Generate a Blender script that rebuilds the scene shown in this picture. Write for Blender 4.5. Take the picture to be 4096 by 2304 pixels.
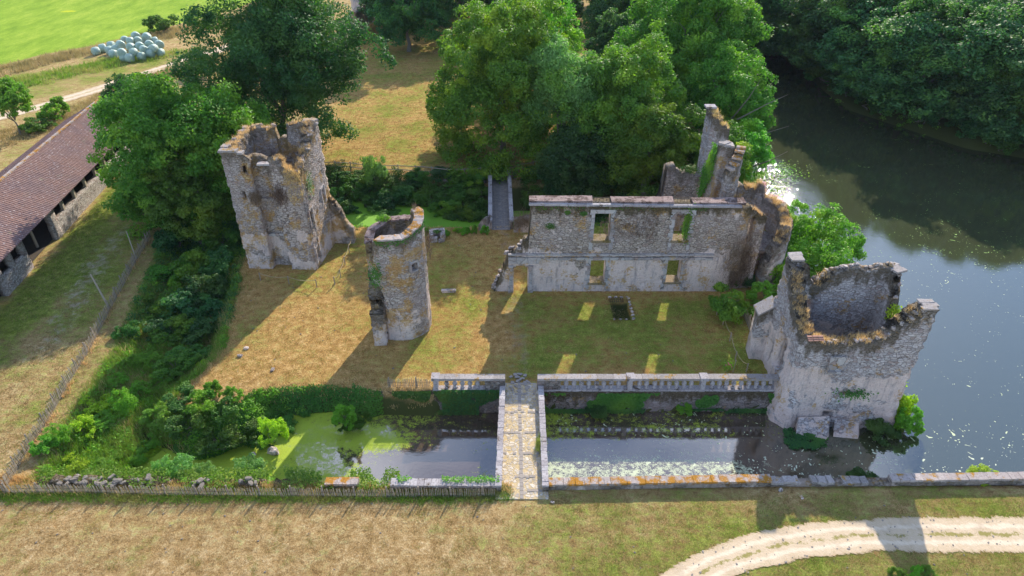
import bpy, math, random
import numpy as np
from mathutils import Vector, Matrix, noise as mnoise
R = math.radians
random.seed(7); rng = np.random.default_rng(7)
for o in list(bpy.data.objects): bpy.data.objects.remove(o)
scn = bpy.context.scene
col = scn.collection

# ------------------------------------------------------------------ camera
CAMH = 30.0; FPX = 2680.0; TH = math.atan(FPX/4000.0)
cd = bpy.data.cameras.new('camera'); cam = bpy.data.objects.new('camera', cd); col.objects.link(cam)
cam.location = (0, 0, CAMH); cam.rotation_euler = (math.pi/2-TH, 0, 0)
cd.sensor_width = 36; cd.lens = 36*FPX/4096; cd.clip_end = 4000; cd.clip_start = 0.5
scn.camera = cam
# ------------------------------------------------------------------ sky, sun, exposure
SUN_EL, SUN_AZ = 30.0, 18.0          # sun stands behind the ruins, 17 deg right of the view axis
w = bpy.data.worlds.new("World"); scn.world = w; w.use_nodes = True
nt = w.node_tree; nt.nodes.clear()
out = nt.nodes.new('ShaderNodeOutputWorld'); bg = nt.nodes.new('ShaderNodeBackground')
sky = nt.nodes.new('ShaderNodeTexSky'); sky.sky_type = 'NISHITA'; sky.sun_disc = False
sky.sun_elevation = R(SUN_EL); sky.sun_rotation = R(SUN_AZ); sky.air_density = 1.0; sky.dust_density = .3; sky.ozone_density = 4.5
tc = nt.nodes.new('ShaderNodeTexCoord'); mp = nt.nodes.new('ShaderNodeMapping'); mp.inputs['Scale'].default_value = (1, 1, 2.6)
no = nt.nodes.new('ShaderNodeTexNoise'); no.inputs['Scale'].default_value = 2.2; no.inputs['Detail'].default_value = 8; no.inputs['Roughness'].default_value = .58
cr = nt.nodes.new('ShaderNodeValToRGB'); cr.color_ramp.elements[0].position = .50; cr.color_ramp.elements[1].position = .74
mx = nt.nodes.new('ShaderNodeMix'); mx.data_type = 'RGBA'; mx.inputs['B'].default_value = (10.5, 11.2, 12.8, 1)
nt.links.new(tc.outputs['Generated'], mp.inputs[0]); nt.links.new(mp.outputs[0], no.inputs['Vector'])
nt.links.new(no.outputs['Fac'], cr.inputs[0]); nt.links.new(cr.outputs[0], mx.inputs['Factor'])
nt.links.new(sky.outputs[0], mx.inputs['A']); nt.links.new(mx.outputs['Result'], bg.inputs[0])
bg.inputs[1].default_value = 0.14; nt.links.new(bg.outputs[0], out.inputs[0])
sl = bpy.data.lights.new('sun', 'SUN'); sl.energy = 4.2; sl.angle = R(.5); sl.color = (1, .90, .74)
so = bpy.data.objects.new('sun', sl); col.objects.link(so)
sd = Vector((math.sin(R(SUN_AZ))*math.cos(R(SUN_EL)), math.cos(R(SUN_AZ))*math.cos(R(SUN_EL)), math.sin(R(SUN_EL))))
so.rotation_euler = sd.to_track_quat('Z', 'Y').to_euler()
scn.view_settings.view_transform = 'Standard'; scn.view_settings.look = 'None'
scn.view_settings.exposure = 0.9; scn.view_settings.gamma = 1
scn.render.engine = 'CYCLES'
try:
    scn.cycles.max_bounces = 6; scn.cycles.diffuse_bounces = 3; scn.cycles.transparent_max_bounces = 4
except Exception: pass

# ------------------------------------------------------------------ survey helpers: sight lines of the photo onto real planes
def _d(px, py):
    u = (px-2048)/FPX; v = (py-1152)/FPX
    return np.array([u, math.cos(TH)-v*math.sin(TH), -math.sin(TH)-v*math.cos(TH)])
def P(px, py, z=0.0):
    d = _d(px, py); p = d*((z-CAMH)/d[2]); return (float(p[0]), float(p[1]))
def PY(px, py, Y):
    d = _d(px, py); p = d*(Y/d[1]); return (float(p[0]), float(p[2]+CAMH))     # -> x, z
def PX(px, py, X):
    d = _d(px, py); p = d*(X/d[0]); return (float(p[1]), float(p[2]+CAMH))     # -> y, z

# ------------------------------------------------------------------ object helpers
def tag(o, label=None, cat=None, group=None, kind=None):
    if label: o['label'] = label
    if cat: o['category'] = cat
    if group: o['group'] = group
    if kind: o['kind'] = kind
    return o
def empty(name, loc=(0, 0, 0), rz=0, label=None, cat=None, group=None):
    o = bpy.data.objects.new(name, None); col.objects.link(o); o.location = loc; o.rotation_euler = (0, 0, rz); o.empty_display_size = .3
    return tag(o, label, cat, group)
def mesh_obj(name, V, F, mat, parent=None, smooth=False, attrs=None):
    """V in world coordinates; stored relative to the parent's base"""
    me = bpy.data.meshes.new(name)
    V = np.asarray(V, dtype=np.float64).reshape(-1, 3).copy()
    q_ = parent
    while q_ is not None: V -= np.array(q_.location); q_ = q_.parent
    if isinstance(F, np.ndarray):
        n, k = F.shape
        me.vertices.add(len(V)); me.vertices.foreach_set('co', V.ravel())
        me.loops.add(n*k); me.loops.foreach_set('vertex_index', F.ravel().astype(np.int32))
        me.polygons.add(n); me.polygons.foreach_set('loop_start', np.arange(0, n*k, k, dtype=np.int32))
        me.polygons.foreach_set('loop_total', np.full(n, k, dtype=np.int32))
        me.update(calc_edges=True)
    else:
        me.from_pydata(V.tolist(), [], F)
    if attrs:
        for k_, a in attrs.items():
            at = me.attributes.new(k_, 'FLOAT', 'POINT'); at.data.foreach_set('value', np.asarray(a, dtype=np.float32))
    if smooth: me.polygons.foreach_set('use_smooth', [True]*len(me.polygons))
    me.materials.append(mat)
    o = bpy.data.objects.new(name, me); col.objects.link(o)
    if parent is not None: o.parent = parent
    return o
class MB:
    def __init__(s): s.v = []; s.f = []
    def add(s, V, F):
        n = len(s.v); s.v += [tuple(p) for p in V]; s.f += [tuple(i+n for i in f) for f in F]; return s
    def box(s, c, d, rz=0, jit=0, top=1.0, tilt=0):
        x, y, z = d[0]/2, d[1]/2, d[2]/2; V = []
        for k in (-1, 1):
            q = top if k > 0 else 1
            for a, b in ((-1, -1), (1, -1), (1, 1), (-1, 1)):
                X, Y, Z = a*x*q, b*y*q, k*z
                if jit: X += random.uniform(-jit, jit); Y += random.uniform(-jit, jit); Z += random.uniform(-jit, jit)
                Z += tilt*X
                V.append((c[0]+X*math.cos(rz)-Y*math.sin(rz), c[1]+X*math.sin(rz)+Y*math.cos(rz), c[2]+Z))
        return s.add(V, [(0, 3, 2, 1), (4, 5, 6, 7), (0, 1, 5, 4), (1, 2, 6, 5), (2, 3, 7, 6), (3, 0, 4, 7)])
    def tube(s, pts, rad, n=6, cap=True):
        V = []; F = []; pts = [Vector(p) for p in pts]
        if not hasattr(rad, '__len__'): rad = [rad]*len(pts)
        for i, p in enumerate(pts):
            t = (pts[min(i+1, len(pts)-1)]-pts[max(i-1, 0)]).normalized()
            a = t.orthogonal().normalized() if i == 0 else (a-t*a.dot(t)).normalized()
            b = t.cross(a)
            for k in range(n):
                an = 2*math.pi*k/n; V.append(p+a*math.cos(an)*rad[i]+b*math.sin(an)*rad[i])
        for i in range(len(pts)-1):
            for k in range(n): F.append((i*n+k, i*n+(k+1) % n, (i+1)*n+(k+1) % n, (i+1)*n+k))
        if cap: F.append(tuple(range(n-1, -1, -1))); F.append(tuple((len(pts)-1)*n+k for k in range(n)))
        return s.add(V, F)
    def lathe(s, c, prof, n=12):
        V = []; F = []
        for r_, z in prof:
            for k in range(n): V.append((c[0]+r_*math.cos(2*math.pi*k/n), c[1]+r_*math.sin(2*math.pi*k/n), c[2]+z))
        for i in range(len(prof)-1):
            for k in range(n): F.append((i*n+k, i*n+(k+1) % n, (i+1)*n+(k+1) % n, (i+1)*n+k))
        return s.add(V, F)
    def rock(s, c, d, seed=0, rz=None):
        r_ = random.Random(seed); rz = r_.uniform(0, 3) if rz is None else rz; V = []; F = []; nu, nv = 8, 5
        ph = [r_.uniform(.75, 1.15) for _ in range(nu*(nv+1))]
        for j in range(nv+1):
            t = -math.pi/2+math.pi*j/nv
            for i in range(nu):
                a = 2*math.pi*i/nu; q = ph[j*nu+i] if 0 < j < nv else .9
                x = math.copysign(abs(math.cos(a))**.6, math.cos(a))*math.cos(t)**.6*q*d[0]/2 if 0 < j < nv else 0
                y = math.copysign(abs(math.sin(a))**.6, math.sin(a))*math.cos(t)**.6*q*d[1]/2 if 0 < j < nv else 0
                z = math.copysign(abs(math.sin(t))**.6, math.sin(t))*d[2]/2*q
                V.append((c[0]+x*math.cos(rz)-y*math.sin(rz), c[1]+x*math.sin(rz)+y*math.cos(rz), c[2]+z))
        for j in range(nv):
            for i in range(nu): F.append((j*nu+i, j*nu+(i+1) % nu, (j+1)*nu+(i+1) % nu, (j+1)*nu+i))
        return s.add(V, F)
    def obj(s, name, mat, parent=None, smooth=False): return mesh_obj(name, s.v, s.f, mat, parent, smooth, dict(dtop=[6.0]*len(s.v)))

# ------------------------------------------------------------------ material helpers
class NT:
    def __init__(s, name):
        s.m = bpy.data.materials.new(name); s.m.use_nodes = True; s.t = s.m.node_tree; s.t.nodes.clear()
        s.o = s.n('ShaderNodeOutputMaterial'); s._pos = None
    def n(s, t, **k):
        a = s.t.nodes.new(t)
        for q, v in k.items(): setattr(a, q, v)
        return a
    def l(s, a, b): s.t.links.new(a, b)
    def set(s, inp, v):
        if hasattr(v, 'is_linked') or hasattr(v, 'links'): s.l(v, inp)
        elif isinstance(v, (tuple, list)) and inp.type == 'RGBA' and len(v) == 3: inp.default_value = (*v, 1)
        else: inp.default_value = v
    def pos(s, scale=(1, 1, 1), rot=(0, 0, 0)):
        if s._pos is None: s._pos = s.n('ShaderNodeNewGeometry')
        if scale == (1, 1, 1) and rot == (0, 0, 0): return s._pos.outputs['Position']
        m = s.n('ShaderNodeMapping'); m.inputs['Scale'].default_value = scale; m.inputs['Rotation'].default_value = rot
        s.l(s._pos.outputs['Position'], m.inputs[0]); return m.outputs[0]
    def noise(s, scale, detail=4, rough=.55, vec=None, dist=0, out='Fac'):
        a = s.n('ShaderNodeTexNoise'); a.inputs['Scale'].default_value = scale; a.inputs['Detail'].default_value = detail
        a.inputs['Roughness'].default_value = rough; a.inputs['Distortion'].default_value = dist
        s.l(vec if vec is not None else s.pos(), a.inputs['Vector']); return a.outputs[out]
    def vor(s, scale, vec=None, feature='F1', rand=1.0):
        a = s.n('ShaderNodeTexVoronoi', feature=feature); a.inputs['Scale'].default_value = scale; a.inputs['Randomness'].default_value = rand
        s.l(vec if vec is not None else s.pos(), a.inputs['Vector']); return a
    def math(s, op, a, b=0.0, c=None, clamp=False):
        m = s.n('ShaderNodeMath', operation=op, use_clamp=clamp); s.set(m.inputs[0], a); s.set(m.inputs[1], b)
        if c is not None: s.set(m.inputs[2], c)
        return m.outputs[0]
    def step(s, x, lo, hi):
        m = s.n('ShaderNodeMapRange', interpolation_type='SMOOTHSTEP'); s.set(m.inputs[0], x)
        s.set(m.inputs[1], lo); s.set(m.inputs[2], hi); return m.outputs[0]
    def mix(s, f, a, b, mode='MIX'):
        m = s.n('ShaderNodeMix', data_type='RGBA', blend_type=mode); s.set(m.inputs['Factor'], f)
        s.set(m.inputs['A'], a); s.set(m.inputs['B'], b); return m.outputs['Result']
    def ramp(s, f, stops):
        r_ = s.n('ShaderNodeValToRGB'); e = r_.color_ramp.elements
        while len(e) < len(stops): e.new(.5)
        for q, (p, c) in zip(e, stops): q.position = p; q.color = (*c, 1)
        s.set(r_.inputs[0], f); return r_.outputs[0]
    def attr(s, name): return s.n('ShaderNodeAttribute', attribute_name=name).outputs['Fac']
    def island(s): 
        if s._pos is None: s.pos()
        return s._pos.outputs['Random Per Island']
    def bump(s, h, strength=.5, dist=.05, nrm=None):
        b = s.n('ShaderNodeBump'); b.inputs['Strength'].default_value = strength; b.inputs['Distance'].default_value = dist
        s.set(b.inputs['Height'], h)
        if nrm is not None: s.l(nrm, b.inputs['Normal'])
        return b.outputs[0]
    def bsdf(s, color, rough=.9, normal=None, spec=.3, ior=None, metallic=0):
        b = s.n('ShaderNodeBsdfPrincipled'); s.set(b.inputs['Base Color'], color); s.set(b.inputs['Roughness'], rough)
        b.inputs['Specular IOR Level'].default_value = spec; b.inputs['Metallic'].default_value = metallic
        if ior: b.inputs['IOR'].default_value = ior
        if normal is not None: s.l(normal, b.inputs['Normal'])
        return b.outputs[0]
    def done(s, sh): s.l(sh, s.o.inputs[0]); return s.m

def stone_mat(name, c1=(.37, .32, .28), c2=(.55, .49, .45), dark=(.12, .10, .085), lichen=.5, plaster=0, moss=.6, scale=3.2, grass_top=0, cut=0, seam=.06):
    k = NT(name); sc = (1, 1, 1.9) if not cut else (1, 1, 1)
    wob = k.noise(1.3, 3, out='Color'); vm = k.n('ShaderNodeVectorMath', operation='MULTIPLY_ADD')
    k.l(wob, vm.inputs[0]); vm.inputs[1].default_value = (.25, .25, .16); k.l(k.pos(sc), vm.inputs[2])
    v = k.vor(scale, vm.outputs[0]); ve = k.vor(scale, vm.outputs[0], 'DISTANCE_TO_EDGE')
    v2 = k.vor(scale*2.3, vm.outputs[0])
    sep = k.n('ShaderNodeSeparateColor'); k.l(v.outputs['Color'], sep.inputs[0])
    c = k.mix(sep.outputs[0], c1, c2)
    c = k.mix(k.math('MULTIPLY', sep.outputs[1], .4), c, (.56, .49, .46)); c = k.mix(k.math('MULTIPLY', k.step(sep.outputs[1], .35, .1), .35), c, (.18, .15, .14))
    c = k.mix(k.math('MULTIPLY', k.step(sep.outputs[2], .75, .95), .6), c, (.28, .19, .16))
    big = k.noise(.45, 6, .62); c = k.mix(k.math('MULTIPLY', k.step(big, .40, .66), .35), c, (.48, .42, .43))
    fine = k.noise(9, 5, .7)
    c = k.mix(k.math('MULTIPLY', k.step(fine, .35, .75), .5), c, k.mix(.5, c, (.12, .10, .09), 'MIX'))
    # joints
    j = k.step(k.math('ADD', ve.outputs['Distance'], k.math('MULTIPLY', k.math('SUBTRACT', fine, .5), .05)), 0.0, seam)
    c = k.mix(j, k.mix(k.step(big, .4, .6), dark, (.25, .21, .18)), c)
    if plaster:
        pn = k.noise(.6, 7, .6); sx = k.n('ShaderNodeSeparateXYZ'); k.l(k.pos(), sx.inputs[0])
        lowz = k.math('MULTIPLY', k.step(sx.outputs[2], 5.2, 1.5), .24)
        pf = k.step(k.math('ADD', pn, lowz), .74-plaster*.10, .77-plaster*.10)
        pc = k.mix(k.noise(2.2, 5), (.60, .46, .41), (.78, .68, .62)); pc = k.mix(k.step(fine, .5, .75), pc, (.38, .31, .30))
        pc = k.mix(k.step(k.noise(1.1, 6, .7, vec=k.pos((2.2, 2.2, .5))), .5, .72), pc, (.30, .27, .27))
        pf = k.math('MULTIPLY', pf, .9); c = k.mix(pf, c, pc); j = k.math('MAXIMUM', j, pf)
    if lichen:
        ln = k.math('MULTIPLY', k.noise(.8, 5, .6), k.math('ADD', k.noise(6, 5, .65), .55))
        lf = k.math('MULTIPLY', k.step(ln, .66-lichen*.16, .80-lichen*.14), .8)
        lc = k.mix(sep.outputs[1], (.42, .22, .05), (.50, .33, .11)); c = k.mix(lf, c, lc)
    if moss:
        dt = k.attr('dtop'); mf = k.math('ADD', k.math('MULTIPLY', k.step(dt, 2.1, 0), 1.15), k.math('MULTIPLY', k.math('SUBTRACT', k.noise(1.0, 7, .7, vec=k.pos((1.6, 1.6, .8))), .55), 2.6))
        c = k.mix(k.math('MULTIPLY', k.step(mf, .45, .95), moss), c, k.mix(fine, (.05, .038, .022), (.13, .10, .05)))
        # damp dark streaks
        st = k.step(k.noise(.9, 6, .65, vec=k.pos((2.5, 2.5, .35))), .56, .74)
        c = k.mix(k.math('MULTIPLY', st, .45), c, (.13, .11, .10))
    # white spots of crust lichen
    c = k.mix(k.math('MULTIPLY', k.step(k.noise(14, 3, .6), .66, .72), .6), c, (.60, .60, .58))
    h = k.math('ADD', k.math('MULTIPLY', j, .6), k.math('ADD', k.math('MULTIPLY', fine, .7), k.math('MULTIPLY', v2.outputs['Distance'], -.5)))
    return k.done(k.bsdf(c, .95, k.bump(h, 1.0, .10), .15))
M = {}
M['rubble'] = stone_mat('rubble_masonry', lichen=.55, plaster=.15)
M['facade'] = stone_mat('facade_masonry', c1=(.37, .30, .23), c2=(.54, .46, .38), lichen=.62, plaster=1.15, moss=.9)
M['tower'] = stone_mat('tower_masonry', c1=(.38, .32, .27), c2=(.58, .50, .45), lichen=.95, plaster=.5, moss=.6)
M['turret'] = stone_mat('turret_masonry', lichen=1.0, moss=.7, plaster=.3)
M['pale'] = stone_mat('pale_masonry', c1=(.42, .40, .41), c2=(.66, .64, .65), dark=(.20, .18, .18), lichen=.35, plaster=.75, moss=.8, scale=3.9)
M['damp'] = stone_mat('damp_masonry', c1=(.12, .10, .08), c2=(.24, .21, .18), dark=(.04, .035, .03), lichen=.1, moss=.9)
M['dressed'] = stone_mat('dressed_stone', c1=(.34, .33, .33), c2=(.46, .45, .44), lichen=.35, moss=0, scale=1.6, cut=1, seam=.02)
M['barnwall'] = stone_mat('barn_masonry', c1=(.36, .33, .30), c2=(.52, .48, .44), lichen=0, moss=0, plaster=0, scale=3.5)

def coping_mat(name, c1, c2, lich, amt):
    k = NT(name); i = k.island(); fine = k.noise(10, 5, .7)
    c = k.mix(i, c1, c2); c = k.mix(k.step(fine, .45, .75), c, (.16, .14, .13))
    c = k.mix(k.step(k.noise(1.6, 6, .7), .62-amt*.2, .70-amt*.16), c, k.mix(fine, lich, tuple(q*.6 for q in lich)))
    c = k.mix(k.math('MULTIPLY', k.step(k.noise(16, 3), .62, .68), .7), c, (.62, .60, .58))
    return k.done(k.bsdf(c, .95, k.bump(fine, .8, .04), .15))
M['coping'] = coping_mat('coping_stone', (.25, .225, .215), (.37, .335, .325), (.36, .22, .06), .4)
M['coping_orange'] = coping_mat('lichen_covered_coping', (.34, .29, .27), (.42, .36, .34), (.44, .21, .03), .9)
M['coping_red'] = coping_mat('reddish_wall_top', (.22, .15, .14), (.30, .22, .20), (.11, .07, .06), .8)
M['sill'] = coping_mat('mossy_sill', (.20, .15, .09), (.26, .20, .12), (.16, .12, .03), .6)
M['grey_coping'] = coping_mat('grey_block_coping', (.30, .27, .28), (.44, .41, .42), (.13, .10, .08), .3)

def plain(name, c, rough=.8, c2=None, scale=8, bump=.3, metallic=0, spec=.3):
    k = NT(name); f = k.noise(scale, 5, .65); cc = k.mix(f, c, c2 or tuple(q*.6 for q in c))
    return k.done(k.bsdf(cc, rough, k.bump(f, bump, .03), spec, metallic=metallic))
M['wood'] = plain('weathered_wood', (.22, .17, .12), .9, (.34, .29, .24), 12)
M['greywood'] = plain('grey_wood', (.27, .23, .18), .9, (.40, .35, .28), 12)
M['rope'] = plain('rope', (.42, .33, .2), .95)
M['iron'] = plain('rusty_iron', (.10, .07, .05), .6, (.04, .035, .03), 20, metallic=.4)
M['bark'] = plain('bark', (.13, .105, .08), .95, (.24, .21, .18), 7, .9)
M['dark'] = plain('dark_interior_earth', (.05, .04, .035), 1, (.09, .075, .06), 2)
M['old_stone'] = plain('weathered_stone', (.27, .24, .21), .95, (.13, .11, .09), 7, .8)
M['brick'] = plain('worn_red_brick', (.30, .13, .09), .95, (.38, .25, .2), 14, .8)
k = NT('bale_wrap'); f = k.noise(3, 5, .6, vec=k.pos((1, 1, 4))); c = k.mix(k.island(), (.24, .36, .28), (.37, .48, .40)); c = k.mix(k.step(f, .52, .72), c, (.50, .58, .56))
M['bale'] = k.done(k.bsdf(c, .38, k.bump(f, .8, .12), .5))

def leaf_mat(name, c1, c2, c3=None, trans=.38, clump=.32, rough=.6, varia=.25, tint=(1.15, 1.45, .55)):
    k = NT(name); i = k.island(); c = k.mix(i, c1, c2)
    if c3: c = k.mix(k.step(k.noise(clump, 2), .45, .7), c, c3)
    oi = k.n('ShaderNodeObjectInfo'); hs = k.n('ShaderNodeHueSaturation'); hs.inputs['Saturation'].default_value = 1
    k.l(k.math('MULTIPLY_ADD', oi.outputs['Random'], varia*2, 1-varia), hs.inputs['Value'])
    k.l(k.math('MULTIPLY_ADD', oi.outputs['Random'], .03, .485), hs.inputs['Hue'])
    k.l(c, hs.inputs['Color']); c = hs.outputs[0]
    d = k.bsdf(c, rough, spec=.35); t = k.n('ShaderNodeBsdfTranslucent')
    tcx = k.mix(1.0, c, tint, 'MULTIPLY'); k.l(tcx, t.inputs[0])
    m = k.n('ShaderNodeMixShader'); m.inputs[0].default_value = trans; k.l(d, m.inputs[1]); k.l(t.outputs[0], m.inputs[2])
    return k.done(m.outputs[0])
M['leaf'] = leaf_mat('chestnut_leaves', (.055, .16, .016), (.12, .26, .022), (.22, .34, .025))
M['leaf_dark'] = leaf_mat('dark_leaves', (.022, .09, .03), (.06, .165, .036), (.10, .21, .04))
M['leaf_horn'] = leaf_mat('hornbeam_leaves', (.07, .19, .022), (.16, .33, .03), (.29, .42, .03))
M['leaf_ash'] = leaf_mat('ash_leaves', (.14, .28, .08), (.22, .38, .11), (.17, .31, .05))
M['leaf_oak'] = leaf_mat('oak_leaves', (.065, .18, .022), (.14, .29, .03), (.24, .38, .03))
M['leaf_bank'] = leaf_mat('far_bank_leaves', (.035, .11, .045), (.08, .20, .055), (.15, .28, .05))
M['leaf_bright'] = leaf_mat('bright_bush_leaves', (.11, .29, .025), (.20, .43, .035), (.27, .42, .025), varia=.15)
M['leaf_yellow'] = leaf_mat('yellow_green_leaves', (.27, .42, .02), (.42, .54, .025), varia=.15)
M['ivy'] = leaf_mat('ivy_leaves', (.035, .11, .014), (.08, .19, .022), (.11, .21, .018), trans=.2)
M['weed_bush'] = leaf_mat('undergrowth_leaves', (.12, .28, .025), (.24, .42, .045), (.22, .36, .06), trans=.5, clump=.35)
M['vine_dry'] = leaf_mat('dry_vine', (.14, .09, .055), (.24, .17, .12), trans=.1, tint=(1, 1, 1))
M['hay'] = leaf_mat('dry_golden_grass', (.60, .42, .18), (.80, .62, .34), (.52, .35, .15), trans=.45, clump=1.5, varia=0, tint=(1.1, 1.0, .85))
M['hay_far'] = leaf_mat('weathered_straw', (.34, .25, .12), (.50, .38, .19), (.26, .22, .09), trans=.3, clump=.3, varia=0, tint=(1.1, 1.0, .85))
M['straw_dark'] = leaf_mat('dark_thatch', (.16, .11, .05), (.27, .19, .09), (.12, .12, .03), trans=.2, clump=.8, varia=0, tint=(1.1, 1.0, .85))
M['grass_green'] = leaf_mat('green_grass_blades', (.14, .24, .03), (.26, .34, .06), (.38, .34, .12), trans=.3, clump=.3, varia=0)

# ------------------------------------------------------------------ geometry tools: polygons, terrain
def seg_d(X, Y, a, b):
    ax, ay = a; bx, by = b; dx, dy = bx-ax, by-ay; L = dx*dx+dy*dy+1e-9
    t = np.clip(((X-ax)*dx+(Y-ay)*dy)/L, 0, 1); return np.hypot(X-ax-t*dx, Y-ay-t*dy)
def inside(X, Y, poly):
    r_ = np.zeros(np.shape(X), bool); n = len(poly)
    for i in range(n):
        x1, y1 = poly[i]; x2, y2 = poly[(i+1) % n]
        if y1 == y2: continue
        c_ = ((y1 > Y) != (y2 > Y)) & (X < (x2-x1)*(Y-y1)/(y2-y1)+x1); r_ ^= c_
    return r_
def pdist(X, Y, poly, closed=True):
    D = np.full(np.shape(X), 1e9)
    for i in range(len(poly) if closed else len(poly)-1): D = np.minimum(D, seg_d(X, Y, poly[i], poly[(i+1) % len(poly)]))
    return D
_perm = rng.random((256, 256))
def vnoise(X, Y, s):
    x = np.asarray(X)*s+1000.3; y = np.asarray(Y)*s+1000.7; xi = np.floor(x).astype(int); yi = np.floor(y).astype(int); fx = x-xi; fy = y-yi
    fx = fx*fx*(3-2*fx); fy = fy*fy*(3-2*fy)
    g = lambda a, b: _perm[a & 255, b & 255]
    return (g(xi, yi)*(1-fx)+g(xi+1, yi)*fx)*(1-fy)+(g(xi, yi+1)*(1-fx)+g(xi+1, yi+1)*fx)*fy
def fbm(X, Y, s): return (vnoise(X, Y, s)+.5*vnoise(X, Y, s*2.1)+.25*vnoise(X, Y, s*4.3))/1.75

WZ = -1.65                       # water level
YB = 32.88                       # balustrade line
# outer rim of moat and lake: (x, y, slope of the edge that starts here)
rim = [(28.6, 25.15, 14), (1.45, 25.0, 14), (-.5, 25.0, 14), (-9, 25.0, 1.6), (-27.2, 25.2, .8)]
for px, py in ((190, 1790), (330, 1570), (450, 1400), (500, 1290), (560, 1150), (620, 1010)): rim.append((*P(px, py), .75))
rim += [(-34, 60, .5), (-30, 68, .45), (-20, 69.2, .36), (-10, 67.2, .36), (-2.4, 66.0, .36), (6, 66, .4), (14, 66, .4), (20, 69, .5), (25, 78, .5),
        (34, 98, .5), (38, 124, .5), (50, 124, .6), (50, 102, .6), (50, 93, .6), (58, 80, .6), (70, 73, .6), (130, 58, .6), (130, 26.2, 14)]
plat = []
for px, py, s_ in ((968, 1090, 1.1), (950, 1180, 1.1), (905, 1390, 1.2), (850, 1450, .9), (770, 1530, .7), (700, 1610, .75), (820, 1655, .8), (960, 1610, 1.5), (1015, 1560, 2), (1200, 1548, 2), (1400, 1532, 2)):
    plat.append((*P(px, py), s_))
plat += [(-9.3, 32.75, 3), (-5.2, 32.62, 14), (17.6, 32.62, 14), (17.8, 36.6, 1.2), (18.8, 38.5, .9), (19.8, 43, .9), (22.6, 45.5, 1.2), (22.8, 49, 1.2), (20.8, 52, 1.2),
         (19, 55.6, 3), (13, 55.3, 3), (0, 55.2, 3), (-2.5, 55.2, 3), (-8, 54.9, 2.2), (-14, 55, 2.2), (-16, 54.2, 2), (-22.6, 53.4, 1.6), (-22.9, 48, 1.1)]
rimp = [q[:2] for q in rim]; platp = [q[:2] for q in plat]
PIT = (P(2440, 1195), P(2530, 1275))
def terrain(X, Y):
    X = np.asarray(X, float); Y = np.asarray(Y, float)
    ins = inside(X, Y, rimp) & ~inside(X, Y, platp)
    drop = np.full(X.shape, 3.1)
    for poly in (rim, plat):
        for i in range(len(poly)):
            a = poly[i]; b = poly[(i+1) % len(poly)]; drop = np.minimum(drop, seg_d(X, Y, a[:2], b[:2])*a[2])
    n = fbm(X, Y, .5)
    west = np.clip((-21.3-X)/2.2, 0, 1)*np.clip((60-Y)/6, 0, 1)*(Y > 24)
    drop = np.minimum(drop, 3.1-west*(1.75+n*.5))
    h = np.where(ins, -drop, 0.0)
    h = h+(fbm(X, Y, .16)-.5)*.16*np.clip((np.abs(X-3)+np.abs(Y-38))/60, .25, 1)
    pit = (X > PIT[0][0]) & (X < PIT[1][0]) & (Y < PIT[0][1]) & (Y > PIT[1][1]); h = np.where(pit, -.9, h)
    far = np.clip((Y-150)/150, 0, 1); h = h+far*8*fbm(X, Y, .008)
    return h
def tz(x, y): return float(terrain(np.array([x]), np.array([y]))[0])

def axis(lo, a, b, hi, fine, grow=1.12, mx=30):
    m = list(np.arange(a, b, fine)); s = fine; v = b
    while v < hi: m.append(v); s = min(s*grow, mx); v += s
    s = fine; v = a-fine; l_ = []
    while v > lo: l_.append(v); s = min(s*grow, mx); v -= s
    return np.array(l_[::-1]+m)
xs = axis(-1500, -34, 31, 1500, .33, 1.03); ys = axis(2, 17, 60, 2500, .33, 1.025)
GX, GY = np.meshgrid(xs, ys); GZ = terrain(GX, GY)
nx, ny = len(xs), len(ys)
idx = np.arange(nx*ny).reshape(ny, nx)
GF = np.stack([idx[:-1, :-1], idx[:-1, 1:], idx[1:, 1:], idx[1:, :-1]], -1).reshape(-1, 4)
def poly_px(pts, z=0): return [P(a, b, z) for a, b in pts]
def soft(poly, wdt=1.0):
    d = pdist(GX, GY, poly); return np.clip(.5+np.where(inside(GX, GY, poly), d, -d)/(2*wdt), 0, 1)
field = soft([P(-900, 330), P(0, 262), P(185, 214), P(371, 182), P(583, 129), P(816, 70), P(1200, -40), (-60, 420), (-420, 420)], .8)
lush = np.zeros_like(GX)+.38
def add_zone(arr, pts, amt, wdt=2.0, world=False):
    arr += soft(pts if world else poly_px(pts), wdt)*amt
add_zone(lush, [(2060, 1180), (2990, 1190), (3080, 1500), (2080, 1500)], .32, 1.2)
add_zone(lush, [(1.5, 45.4), (18, 45.4), (18, 56), (1.5, 56)], .5, 1, True)
add_zone(lush, [(1330, 640), (1480, 200), (1800, 130), (1830, 660)], .15, 3)
add_zone(lush, [(1740, 990), (1930, 960), (1960, 1500), (1650, 1500)], .16, 1)
add_zone(lush, [(1060, 1120), (1400, 960), (1450, 1000), (1300, 1250)], .16, 1)
add_zone(lush, [(60, 1260), (330, 900), (520, 700), (600, 950), (470, 1230), (330, 1330), (150, 1330)], .42, 1.5)
add_zone(lush, [(100, 1150), (470, 720), (540, 720), (200, 1200), (0, 1450), (0, 1250)], .45, .8)
add_zone(lush, [(-300, 1100), (100, 1150), (0, 1500), (-300, 1500)], .25, 2)
add_zone(lush, [(2100, 2030), (2600, 2010), (4200, 1990), (4200, 2400), (2100, 2400)], .25, 1.5)
add_zone(lush, [(0, 310), (400, 250), (800, 190), (800, 215), (380, 330), (0, 440)], .3, 1)
add_zone(lush, [(0, 2010), (2000, 2010), (2000, 2304), (-400, 2400)], -.06, 1.5)
add_zone(lush, [(850, 1330), (1330, 1280), (1450, 1500), (900, 1560), (800, 1600)], -.14, 1.5)
bare = np.zeros_like(GX)
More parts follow.
